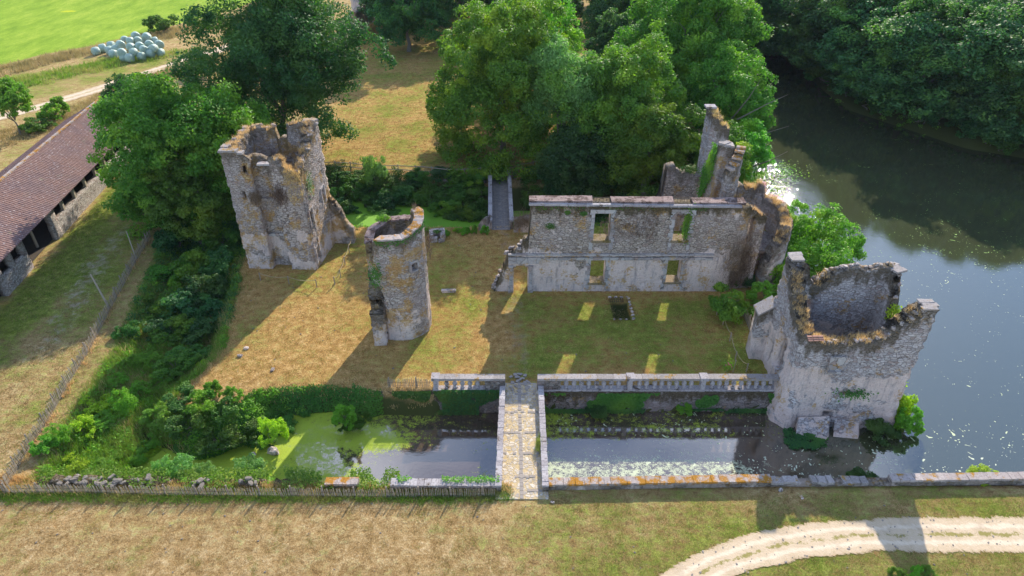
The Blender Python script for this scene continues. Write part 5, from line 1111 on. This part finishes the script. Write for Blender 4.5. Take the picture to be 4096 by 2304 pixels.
# wooded far bank of the lake
bank = [(44, 124, 1, 1.0), (49, 116, 0, 1.0), (37, 130, 2, .95), (49.5, 106, 1, 1.05), (58, 114, 2, 1.1), (50.5, 96, 0, 1.1), (59, 101, 1, 1.05), (53.5, 88.5, 1, 1.0), (62, 90, 2, 1.05), (61, 80.5, 0, .95), (69, 76, 3, 1.2), (53, 92, 3, 1.0), (57, 84, 3, .9), (65, 77.5, 3, .9), (48, 111, 3, 1.1), (77, 71.5, 3, 1.1),
        (73, 90, 1, 1.1), (82, 84, 1, 1.05), (80, 73, 0, .9), (69, 104, 0, 1.15), (70, 118, 1, 1.1), (80, 100, 2, 1.1), (60, 131, 0, 1.1), (48, 140, 1, 1.1), (90, 92, 1, 1.15), (84, 112, 0, 1.15), (75, 130, 2, 1.2), (95, 106, 0, 1.2),
        (92, 77, 2, 1.0), (62, 145, 1, 1.1), (100, 125, 1, 1.2), (90, 138, 0, 1.2), (106, 92, 1, 1.2), (36, 146, 0, 1.1), (24, 141, 1, 1.0), (110, 150, 1, 1.4), (80, 155, 2, 1.4), (55, 158, 0, 1.3), (30, 160, 1, 1.3), (5, 152, 0, 1.2), (-15, 158, 2, 1.2), (130, 130, 1, 1.4), (125, 108, 0, 1.3)]
for (x, y, p_, s_) in bank:
    y -= 3.0; s_ *= 1.22
    s2 = s_*random.uniform(.92, 1.06)
    plant('tree', 'tree', 'dark green broadleaf tree in the dense wood on the far bank of the lake', (x, y, tz(x, y)-.3), pr3[p_], (s2, s2, s2*random.uniform(.68, .82)), random.uniform(0, 6), 'trees on the far bank of the lake')
hero('sunlit yellow-green tree at the right edge of the far bank', (64.5, 75.5), 13.5, 5.0, 'leaf_bright', 30000, .30, .0, seed=77)
# field side
e1 = hero('small bright young tree with thin trunks at the left edge beyond the barn', (-60.0, 78.5), 6.5, 2.5, 'leaf_bright', 9000, .24, .42, seed=16, tr=.12)
hero('second young tree at the very left edge, partly cut off by the frame', (-63.5, 76.5), 6.0, 2.3, 'leaf_bright', 7000, .24, .42, seed=17, tr=.12)
def shrub_protos(mat, n, leaf, seed, r_=(1, 1, .8), lobes=16, **kw): return [('stem', trunk_mesh('stem', .5, .05, 6, .55, 1.2, seed), 0), ('crown', crown_mesh('foliage', M[mat], n, leaf, r_, lobes, .36, 6, .5, -.6, seed, **kw), r_[2]*.85)]
SH = dict(dark=shrub_protos('leaf_dark', 7000, .125, 80), mid=shrub_protos('weed_bush', 7000, .12, 81), mid2=shrub_protos('leaf', 7000, .12, 82), bright=shrub_protos('leaf_bright', 6500, .12, 83), yel=shrub_protos('leaf_yellow', 6000, .11, 84),
          spiky=shrub_protos('weed_bush', 7000, .09, 85, (1, 1, 1.1), 26), ivy=shrub_protos('ivy', 7000, .115, 86), ash=shrub_protos('leaf_ash', 5000, .11, 87, (1, 1, 1.2), 20))
def shrub(label, xy, kind, r_, h, z=None, group=None, cat='shrub'):
    x, y = xy; z = tz(x, y) if z is None else z
    return plant('shrub', cat, label, (x, y, z-.08), SH[kind], (r_, r_, h/1.65), random.uniform(0, 6), group)
shrub('round dark green bush at the foot of the house wall in the courtyard corner', P(2905, 1262), 'mid2', 1.55, 2.5)
hero('large bright green willow-like bush on the lake bank right of the round tower shell', (24.9, 49.4), 6.6, 4.5, 'leaf_bright', 42000, .20, .0, seed=18, name='shrub', cat='shrub', trunk=False, z=-1.9, lobes=50, lobe_r=.26)
shrub('dark round bush at the edge of the field above the bales', P(652, 128), 'mid2', 2.6, 3.4); shrub('small dark bush in the dry grass right of the track', P(812, 305), 'dark', 2.0, 2.6)
shrub('dark bush behind the barn roof near the track', P(228, 480), 'mid', 1.7, 3.2); shrub('low bush trailing beside the barn roof', P(150, 520), 'mid2', 1.8, 1.6)
shrub('pale green bush standing above the ivy bank by the rail fence', P(1505, 730), 'ash', 1.15, 3.6); 
shrub('yellow-green bush growing at the lakeside tower foot on the lake side', (25.0, 32.2), 'yel', 1.0, 3.6, -1.7); shrub('green bush at the outer foot of the lakeside tower near the water', (25.2, 30.6), 'bright', .8, 2.4, -1.8)
shrub('dark bush at the waterline below the lakeside tower', (23.4, 30.5), 'dark', 1.1, 1.3, -1.75); shrub('dark overhanging bush at the waterline left of the fallen slab', (18.6, 30.0), 'dark', 1.2, .45, -1.75)
shrub('bright green fern clump on the retaining wall under the long balustrade', PY(2740, 1612, YB-.5)[:1]+(YB-.55,), 'bright', .5, .95, PY(2740, 1650, YB-.5)[1])
shrub('dark leafy clump low on the retaining wall under the long balustrade', (PY(2390, 1640, YB-.5)[0], YB-.6), 'dark', .7, .7, -1.5)
for px, py, kd, r_, h, lab in ((1080, 1720, 'yel', .85, 2.2, 'bright yellow-green sapling on the ivy wall left of the moat'), (1378, 1665, 'bright', .7, 2.2, 'green sapling on the ivy wall left of the short balustrade'), (1400, 1712, 'mid2', .75, 1.2, 'dark drooping shrub at the duckweed edge below the ivy wall'),
                               (990, 1850, 'ash', .75, 1.3, 'bluish-green shrub growing on the front rubble wall'), (715, 1860, 'ash', .8, 1.7, 'tall pale green weed clump at the near edge of the duckweed'), (640, 1850, 'ash', .5, 1.2, 'smaller pale green weed clump left of the duckweed'), (810, 1860, 'ash', .55, 1.1, 'pale leafy weed at the corner of the duckweed'),
                               (3470, 1885, 'dark', .8, 1.3, 'dark green bush on the lake side of the broken front wall'), (3945, 1905, 'yel', .75, .7, 'yellow-green grass clump behind the neat front wall at the right'), (3300, 1910, 'mid', .7, .7, 'low green weeds on the broken front wall in shadow')):
    z = -1.6 if py in (1712,) else None
    x, y = P(px, py, z or 0); shrub(lab, (x, y), kd, r_, h, (z if z is not None else max(tz(x, y), -1.3) if kd not in ('yel', 'bright') else (-.9 if px < 2000 else -.2)))
for px, kd, lab in ((3590, 'mid', 'leafy green weed tuft at the bottom edge below the road, left one'), (3655, 'bright', 'tall green weed stem at the bottom edge below the road, middle one'), (3712, 'mid', 'small green weed at the bottom edge below the road, right one')):
    shrub(lab, P(px, 2300), kd, .28 if kd == 'bright' else .38, .9 if kd == 'bright' else .5)
for (x, y, kd, r_, h) in [(19.6, 42.6, 'mid', 1.2, 2.0), (20.2, 40.8, 'bright', 1.3, 2.2), (18.9, 40.2, 'mid2', 1.1, 1.6), (19.4, 38.2, 'ivy', 1.3, 2.0), (21.5, 44.4, 'bright', 1.3, 2.6), (22.0, 42.3, 'mid2', 1.6, 2.2), (21.3, 39.2, 'dark', 1.6, 2.2), (18.5, 37.6, 'ivy', .9, 1.5), (23.7, 45.6, 'bright', 1.5, 2.4), (23.3, 41.6, 'mid', 1.4, 1.8),
                         (22.4, 52.2, 'mid', 1.5, 3.0), (21.8, 54.6, 'ash', 1.6, 3.4), (20.6, 57.3, 'mid2', 1.8, 3.6), (23.0, 57.8, 'bright', 1.4, 2.6), (18.6, 45.2, 'dark', .8, 1.6)]:
    shrub('green shrub in the lake bank thicket between the round tower shell and lakeside tower', (x, y), kd, r_, h, None, 'shrubs of the lake bank thicket')
# slender leaning tree over the glittering water
x, y = 23.2, 57.6; e = empty('sapling', (x, y, -1.2), 0, 'slender leaning sapling with light airy leaves over the glittering water', 'tree'); q = MB(); q.tube([(x, y, -1.4), (x+.5, y+.3, .8), (x+1.5, y+.8, 3.0), (x+2.2, y+1, 4.2)], [.09, .07, .045, .02], 6); q.tube([(x+.9, y+.4, 1.8), (x+.3, y+1, 3.4)], [.04, .015], 5); q.obj('trunk', M['bark'], e)
acc = np.concatenate([np.array(c_)+rng.normal(0, 1, (260, 3))*np.array([.7, .6, .42]) for c_ in ((x+2.2, y+1, 4.2), (x+1.2, y+.6, 3.4), (x+3, y+1.2, 3.6), (x+.4, y+.9, 3.2), (x+1.7, y+.4, 2.4))])
V, F = leaf_quads(acc, np.tile([0, 0, 1.], (len(acc), 1)), .17, .5); mesh_obj('crown', V, F, M['leaf_bright'], e)
e = empty('dead_branch', (23, 66.5, -1), 0, 'bare dead branches sticking out over the lake from the shore trees', 'branch'); q = MB()
for (p0, p1, p2) in (((22.6, 66, 3), (24.6, 64.5, 5.2), (27.2, 63.5, 6.6)), ((24, 62, 1), (26, 60.5, 2.6), (27.8, 60, 3.0)), ((22.8, 68.5, 5), (23.6, 66, 8.6), (24.0, 65, 10.6)), ((23.2, 67, 6), (25.2, 65.2, 8.2), (26.8, 64.5, 9.4)), ((23.0, 63, 2), (25.4, 61.5, 3.9), (26.6, 61, 5))): q.tube([p0, p1, p2], [.09, .05, .018], 6)
q.obj('branches', M['bark'], e)
# rose on a stake
x, y = P(2915, 1490); e = empty('rose_bush', (x, y, 0), 0, 'spindly rose bush with a few pink flowers beside the rope in a sunlit patch', 'shrub'); q = MB(); q.tube([(x+.28, y, 0), (x+.3, y, 1.1)], .03, 6); q.obj('stake', M['wood'], e); clump((x-.1, y+.05, .62), (.5, .35, .5), 260, .10, 'leaf_bright', e, 'foliage'); q = MB()
PK = plain('pink_petals', (.6, .12, .2))
for t in range(5): MB().rock((x+random.uniform(-.4, .3), y-.2, random.uniform(.6, 1.1)), (.08, .08, .07), t).obj('flower', PK, e)

# shrubs along the ditch, the bastion and the rear bank
west = []
for (px, py, kd, r_, h) in [(330, 1730, 'spiky', 1.5, 1.6), (420, 1690, 'spiky', 1.5, 1.7), (500, 1640, 'mid', 1.4, 1.6), (380, 1640, 'spiky', 1.3, 1.5), (560, 1560, 'mid', 1.3, 1.5), (470, 1530, 'mid2', 1.2, 1.3), (600, 1440, 'mid', 1.4, 1.5), (520, 1440, 'mid', 1.2, 1.0),
                            (250, 1790, 'mid2', 1.1, 1.5), (200, 1830, 'mid2', .9, 1.2), (300, 1840, 'mid', 1.2, .9), (420, 1830, 'spiky', 1.3, 1.0), (520, 1800, 'bright', 1.2, .9), (600, 1730, 'yel', 1.2, .8), (560, 1840, 'yel', 1.0, .6), (630, 1790, 'yel', 1.0, .6), (560, 1760, 'yel', 1.2, .8), (500, 1860, 'yel', .9, .5), (640, 1670, 'mid', 1.1, 1.0),
                            (690, 1340, 'mid2', 1.7, 2.0), (740, 1240, 'dark', 2.0, 2.2), (660, 1230, 'mid2', 1.6, 1.8), (820, 1180, 'dark', 1.9, 2.4), (770, 1090, 'dark', 2.1, 2.6), (680, 1120, 'dark', 1.9, 2.2), (880, 1080, 'dark', 1.8, 2.4), (800, 1330, 'dark', 1.5, 1.8), (860, 1250, 'dark', 1.4, 2.0), (640, 1330, 'dark', 1.4, 1.6),
                            (900, 990, 'dark', 1.8, 2.6), (620, 1520, 'dark', 1.4, 1.4), (700, 1470, 'mid2', 1.6, 1.6), (760, 1420, 'dark', 1.5, 1.7), (540, 1350, 'ivy', .9, 1.6), (500, 1370, 'ivy', .7, 1.2), (470, 1460, 'hay', .8, .8), (600, 1270, 'mid', 1.1, 1.4), (950, 940, 'dark', 1.8, 2.8), (720, 980, 'dark', 2.2, 3)]:
    if py > 1380 and px < 640: kd = random.choice(['mid', 'spiky', 'bright', 'yel', 'mid', 'yel', 'spiky']); h *= random.uniform(.55, 1.1); r_ *= random.uniform(.6, .95)
    elif random.random() < .35: kd = random.choice(['mid', 'mid2', 'ivy'])
    kd = 'mid' if kd == 'hay' else kd; x, y = P(px, py, -.6); west.append((x, y)); shrub('shrub in the overgrown ditch between the diagonal fence and the lawn', (x, y), kd, r_*.85, h, None, 'shrubs of the overgrown ditch')
for (px, py, kd, r_, h) in [(740, 1660, 'ivy', 1.2, 1.2), (830, 1690, 'mid2', 1.1, 1.6), (920, 1700, 'ivy', 1.1, 1.8), (780, 1740, 'ivy', 1.4, 1.9), (870, 1770, 'ivy', 1.3, 1.6), (970, 1740, 'ivy', 1.1, 1.5), (1040, 1740, 'ivy', 1.0, 1.5), (700, 1700, 'mid', 1.2, 1.6), (870, 1630, 'bright', .7, 1.5), (820, 1480, 'yel', .6, .8), (690, 1560, 'mid', .7, .8), (950, 1640, 'mid', .7, 1.0),
                            (1180, 1640, 'ivy', 1.1, 1.3), (1280, 1650, 'ivy', 1.0, 1.2), (1130, 1680, 'ivy', 1.0, 1.4), (1330, 1700, 'dark', .9, 1.2), (1440, 1640, 'ivy', .9, 1.0), (1480, 1700, 'mid2', .8, .9)]:
    x, y = P(px, py, -1.0); shrub('ivy-covered shrub on the steep bastion slope between the lawn and the duckweed', (x, y), kd, r_*.85, h, None, 'shrubs of the bastion slope')
for i in range(46):
    px = random.uniform(1330, 1950); t = random.random(); py = 690+t*165+(px-1330)*.02; x, y = P(px, py, -t*1.4)
    shrub('dark shrub of the ivy-clad bank above the rear moat, left of the back bridge', (x, y), random.choice(['dark', 'ivy', 'mid2', 'dark', 'ivy']), random.uniform(.8, 1.5), random.uniform(1.0, 2.0), None, 'shrubs of the rear moat bank')
for i in range(26):
    x = random.uniform(1.2, 16); y = random.uniform(59.5, 66); shrub('shaded dark shrub on the rear moat bank, right of the back bridge', (x, y), random.choice(['dark', 'dark', 'ivy']), random.uniform(.9, 1.6), random.uniform(1.0, 2.2), None, 'shrubs of the bank right of the back bridge')
for i in range(16):
    px = random.uniform(1660, 1950); x, y = P(px, 935+random.uniform(-6, 10)); shrub('small bright weed along the rear lawn edge between turret and back bridge', (x, y+.2), 'bright' if px > 1820 else 'mid', random.uniform(.2, .45), random.uniform(.25, .8) if px < 1840 else random.uniform(.5, 1.1), None, 'weeds along the rear lawn edge')

# ------------------------------------------------------------------ stuff: undergrowth, ivy, grass
def scatter(n, box, cond, per, r_, leaf, mat, name, zoff=(.0, .5), flat=.55):
    X = rng.uniform(box[0], box[1], n*4); Y = rng.uniform(box[2], box[3], n*4); m = cond(X, Y); X = X[m][:n]; Y = Y[m][:n]; Z = terrain(X, Y)
    C = np.repeat(np.c_[X, Y, Z+rng.uniform(*zoff, len(X))], per, 0); v = sphere_pts(len(C), .4); C = C+v*np.array([r_, r_, r_*.7])*rng.uniform(.3, 1.05, (len(C), 1))
    V, F = leaf_quads(C, v*.6+np.array([0, 0, .5]), leaf, flat); return tag(mesh_obj(name, V, F, M[mat]), kind='stuff')
bank_ = lambda X, Y: inside(X, Y, rimp) & ~inside(X, Y, platp)
def westc(X, Y): h = terrain(X, Y); return bank_(X, Y) & (X < -13.5) & (h < -.2) & ~((h < -1.6)) & ((Y < 62))
scatter(1500, (-38, -13, 25, 62), westc, 60, .42, .15, 'weed_bush', 'undergrowth', (0, .35))
scatter(700, (-38, -13, 40, 62), westc, 60, .5, .17, 'leaf_dark', 'undergrowth', (0, .5))
scatter(900, (-30, 20, 56, 70), lambda X, Y: bank_(X, Y) & (terrain(X, Y) > -1.75) & (Y > 57) & ~((X > -3.2) & (X < 1)), 60, .5, .17, 'ivy', 'undergrowth', (0, .5))
scatter(360, (16, 60, 34, 100), lambda X, Y: bank_(X, Y) & (terrain(X, Y) > -1.9) & (terrain(X, Y) < -.2), 60, .5, .18, 'weed_bush', 'undergrowth', (0, .5))
def wall_ivy(x0, x1, yf, z0, z1, n, mat, name, thr, leaf=.13, dens=.6):
    X = rng.uniform(x0, x1, n*3); Z = rng.uniform(z0, z1, n*3); keep_ = (fbm(X, Z*1.3+50, dens)+.12*(Z-z0)/(z1-z0)*0) > thr; X = X[keep_][:n]; Z = Z[keep_][:n]
    Y = yf(X, Z)-np.abs(rng.normal(0, .07, len(X))); V, F = leaf_quads(np.c_[X, Y, Z], np.tile([0, -1., .6], (len(X), 1)), leaf, .45); return tag(mesh_obj(name, V, F, M[mat]), kind='stuff')
wall_ivy(1.7, 17.4, lambda X, Z: YB-.26+.10*Z, -1.75, -.15, 9000, 'ivy', 'ivy', .56)
wall_ivy(1.7, 17.4, lambda X, Z: YB-.32+.10*Z, -1.75, -1.35, 4000, 'leaf_dark', 'ivy', .40)
wall_ivy(-9.6, -.4, lambda X, Z: YB-.30+.18*Z, -1.75, .05, 14000, 'ivy', 'ivy', .42)
wall_ivy(-4.6, -.4, lambda X, Z: YB-.30+.18*Z, -1.75, .15, 7000, 'leaf_dark', 'ivy', .35)
# the ivy curtain of the south-west bastion: follows the slope between lawn edge and water
X = rng.uniform(-21, -8.5, 60000); Y = rng.uniform(27, 33.2, 60000); Zt = terrain(X, Y); m = bank_(X, Y) & (Zt < -.12) & (Zt > -1.75) & (pdist(X, Y, platp) < 3.2); X, Y, Zt = X[m], Y[m], Zt[m]
V, F = leaf_quads(np.c_[X, Y, Zt+rng.uniform(.02, .35, len(X))], np.tile([0, -.8, .8], (len(X), 1)), .15, .55); tag(mesh_obj('ivy', V, F, M['ivy']), kind='stuff')
# grass blades: rough verges
def grass(n, box, cond, per, h, spread, mat, name, wdt=.04):
    X = rng.uniform(box[0], box[1], n*6); Y = rng.uniform(box[2], box[3], n*6); m = cond(X, Y); X = X[m][:n]; Y = Y[m][:n]; Z = terrain(X, Y)
    V, F = blades(np.c_[X, Y, Z-.02], per, h, spread, wdt); return tag(mesh_obj(name, V, F, M[mat]), kind='stuff')
fence_line = [P(22, 1975), P(190, 1690), P(360, 1400), P(500, 1130), P(605, 950)]
frontl = [P(22, 1985), P(1985, 1995)]
grass(2200, (-29, 0, 23.6, 25.6), lambda X, Y: pdist(X, Y, [(-28, 24.4), (0, 24.35)], False) < .35+.35*fbm(X, Y, .8), 12, .22, .12, 'grass_green', 'grass')
grass(1500, (-29, 0, 23.6, 26.4), lambda X, Y: (Y > 24.4) & (Y < 25.6), 12, .30, .14, 'hay', 'grass')
grass(2600, (-42, -18, 24, 56), lambda X, Y: (pdist(X, Y, fence_line, False) < 1.8) & bank_(X+.0, Y), 12, .30, .15, 'grass_green', 'grass')
grass(900, (-42, -18, 24, 56), lambda X, Y: pdist(X, Y, fence_line, False) < .25, 12, .32, .1, 'hay', 'grass')
grass(1500, (-24, 1, 31, 55), lambda X, Y: (pdist(X, Y, platp) < .45), 10, .22, .12, 'hay', 'grass')
verge = [P(-200, 330), P(0, 285), P(185, 240), P(371, 205), P(583, 160), P(816, 100)]
grass(5000, (-140, -40, 80, 170), lambda X, Y: pdist(X, Y, verge, False) < 3.2*fbm(X, Y, .2)+1.0, 9, .85, .4, 'hay_far', 'grass', .10)
verge2 = [P(-200, 380), P(0, 345), P(260, 300), P(420, 260), P(700, 215)]
grass(4200, (-140, -40, 70, 150), lambda X, Y: pdist(X, Y, verge2, False) < 4.2*fbm(X, Y, .2)+.6, 9, .65, .4, 'grass_green', 'grass', .10)
grass(2600, (-75, -35, 60, 120), lambda X, Y: (pdist(X, Y, [P(0, 560), P(300, 460), P(520, 360), P(840, 240)], False) < 3.0), 8, .45, .3, 'hay_far', 'grass', .07)
grass(7000, (-30, 30, 17, 24.4), lambda X, Y: fbm(X, Y, .5) > .45, 7, .07, .10, 'hay', 'grass', .022)
grass(5000, (-5, 30, 17, 24.4), lambda X, Y: (fbm(X, Y, .4) > .48) & ~inside(X, Y, poly_px([(2600, 2330), (2760, 2225), (3000, 2132), (3213, 2096), (3570, 2070), (4300, 2074), (4300, 2213), (3489, 2206), (3213, 2236), (2900, 2330)])), 7, .06, .10, 'grass_green', 'grass', .022)
grass(700, (2, 30, 18, 24.4), lambda X, Y: pdist(X, Y, poly_px([(2860, 2195), (3000, 2190), (3200, 2160), (3400, 2135), (3560, 2135), (3760, 2140), (4096, 2138)]), False) < .22, 6, .08, .08, 'grass_green', 'grass', .025)
grass(5000, (-24, 17, 33.4, 54), lambda X, Y: inside(X, Y, platp) & (fbm(X, Y, .45) > .5), 7, .07, .12, 'grass_green', 'grass', .03)
grass(5000, (-24, 17, 33.4, 54), lambda X, Y: inside(X, Y, platp) & (fbm(X+70, Y, .45) > .5), 7, .07, .12, 'hay', 'grass', .03)
grass(2400, (-36, -20, 25, 50), westc, 16, .75, .25, 'grass_green', 'tall_grass', .05)
grass(700, (-36, -20, 25, 50), lambda X, Y: westc(X, Y) & (fbm(X, Y, .4) > .5), 14, .7, .25, 'hay', 'tall_grass', .04)
for ln in ([(2600, 2330), (2760, 2225), (3000, 2132), (3213, 2096), (3400, 2078), (3570, 2070), (4300, 2073)], [(2900, 2330), (2940, 2304), (3000, 2279), (3213, 2236), (3489, 2206), (3766, 2211), (4300, 2216)]):
    ln_ = poly_px(ln); grass(1500, (2, 34, 17, 25), lambda X, Y: pdist(X, Y, ln_, False) < .10+.16*fbm(X, Y, 1.1), 8, .09, .08, 'grass_green', 'grass', .025); grass(1100, (2, 34, 17, 25), lambda X, Y: pdist(X, Y, ln_, False) < .05+.22*fbm(X, Y, 1.1), 8, .09, .08, 'hay', 'grass', .025)
RDP = poly_px([(2600, 2345), (2760, 2222), (3000, 2128), (3213, 2092), (3400, 2074), (3570, 2066), (4300, 2070), (4300, 2217), (3766, 2214), (3489, 2210), (3213, 2240), (2940, 2345)])
offr = lambda X, Y: ~inside(X, Y, RDP)
for mt, nn, th_, ox in (('hay', 17000, .30, 0), ('straw_dark', 15000, .42, 30), ('hay_far', 9000, .40, 60)):
    grass(nn, (-32, 31, 16.5, 24.3), lambda X, Y: offr(X, Y) & (fbm(X+ox, Y, 1.6) > th_) & ~((X > -.9) & (X < 2) & (Y > 23)), 5, .075, .07, mt, 'grass', .022)
grass(13000, (-32, 31, 16.5, 24.3), lambda X, Y: offr(X, Y) & (fbm(X+90, Y, 1.1)+.25*np.clip(X/12, -.4, 1) > .56), 6, .085, .08, 'grass_green', 'grass', .022)
incourt = lambda X, Y: inside(X, Y, platp) & ~((X > .9) & (X < 18) & (Y > Yf-.2) & (Y < Yf+1.2))
for mt, nn, th_, ox in (('hay', 12000, .42, 0), ('straw_dark', 12000, .42, 30), ('grass_green', 12000, .46, 60)):
    grass(nn, (-23, 18, 33.3, 54), lambda X, Y: incourt(X, Y) & (fbm(X+ox, Y, 1.3) > th_), 5, .08, .10, mt, 'grass', .03)
for mt, nn, th_, ox in (('hay_far', 7000, .42, 0), ('straw_dark', 6000, .44, 30), ('grass_green', 8000, .42, 60)):
    grass(nn, (-42, -22, 26, 70), lambda X, Y: ~inside(X, Y, rimp) & (fbm(X+ox, Y, 1.1) > th_) & (X > -40.5-.118*(Y-54)), 5, .09, .12, mt, 'grass', .035)
    grass(nn//2, (-24, 3, 67, 120), lambda X, Y: ~inside(X, Y, rimp) & (fbm(X+ox, Y, .8) > th_), 5, .12, .16, mt, 'grass', .05)
# fallen leaves, bits of stone and weeds scattered on the lawns
for nm, mt, nn, bx, sz in (('stone_chips', 'rubble', 110, (-30, 26, 17.5, 24.2), .07), ('stone_chips', 'rubble', 110, (-22, 17, 33.4, 54), .09)):
    q = MB()
    for t in range(nn):
        x, y = random.uniform(bx[0], bx[1]), random.uniform(bx[2], bx[3]); r_ = sz*random.uniform(.4, 1.2)
        if bx[2] < 30 or inside(np.array([x]), np.array([y]), platp)[0]: q.rock((x, y, tz(x, y)+r_*.2), (r_*1.5, r_, r_*.6), t)
    tag(q.obj(nm, M['old_stone']), kind='stuff')
# pebbles on the road
q = MB()
for t in range(150):
    x, y = P(random.uniform(2700, 4096), random.uniform(2075, 2300)); 
    if inside(np.array([x]), np.array([y]), poly_px([(2640, 2330), (2760, 2225), (3000, 2132), (3213, 2096), (3570, 2070), (4300, 2074), (4300, 2213), (3489, 2206), (3213, 2236), (2940, 2330)]))[0]: r_ = random.uniform(.03, .09); q.rock((x, y, .04), (r_*1.5, r_, r_*.7), t)
tag(q.obj('pebbles', M['kerb']), kind='stuff')
# greenery spilling over the coping left of the bridge
C = np.c_[rng.uniform(-6.4, -.7, 2600), rng.uniform(24.75, 25.15, 2600), rng.uniform(.2, .62, 2600)]; m = fbm(C[:, 0], C[:, 1], 1.2) > .42; C = C[m]; V, F = leaf_quads(C, np.tile([0, 0, 1.], (len(C), 1)), .10, .5); tag(mesh_obj('climbing_weeds', V, F, M['leaf_bright']), kind='stuff')
C = np.c_[rng.uniform(-27, -6.4, 16000), rng.uniform(24.55, 26.0, 16000), rng.uniform(-.3, .38, 16000)]; m = fbm(C[:, 0], C[:, 1], .7) > .42; C = C[m]; V, F = leaf_quads(C, np.tile([0, 0, 1.], (len(C), 1)), .13, .5); tag(mesh_obj('climbing_weeds', V, F, M['weed_bush']), kind='stuff')

# ------------------------------------------------------------------ far-bank understorey
for i in range(95):
    t = random.random(); poly = [(38, 125), (50, 122), (50, 102), (50.5, 93), (58, 80.5), (70, 73.5), (92, 67)]; q = random.randrange(len(poly)-1); a, b_ = poly[q], poly[q+1]
    x, y = a[0]+(b_[0]-a[0])*t+random.uniform(-2.2, 1), a[1]+(b_[1]-a[1])*t+random.uniform(-3, 1.5)
    shrub('dark shrub at the waterline under the trees of the far bank', (x, y), random.choice(['dark', 'dark', 'ivy']), random.uniform(1.6, 3), random.uniform(2.2, 4.5), max(tz(x, y), -1.8), 'waterline shrubs of the far bank')
# ------------------------------------------------------------------ vegetation and rubble that nobody could count, grown on its thing
for o in bpy.data.objects:
    base = o.name.split('.')[0]
    if o.parent is not None and base in ('moss', 'ivy', 'weeds', 'dry_grass', 'hanging_grass', 'dry_creeper', 'creeper', 'rubble', 'sett_lines', 'stones', 'dry_weeds', 'stone_rim'): o['kind'] = 'stuff'

# ------------------------------------------------------------------ the summer haze between the drone and the far bank
k = NT('air_haze'); pv = k.n('ShaderNodeVolumePrincipled'); pv.inputs['Color'].default_value = (.72, .84, 1, 1); pv.inputs['Density'].default_value = .00008; pv.inputs['Anisotropy'].default_value = 0
k.t.links.new(pv.outputs[0], k.o.inputs['Volume'])
q = MB(); q.box((0, 240, 14), (1000, 620, 36)); hz = q.obj('haze', k.m); tag(hz, kind='stuff')
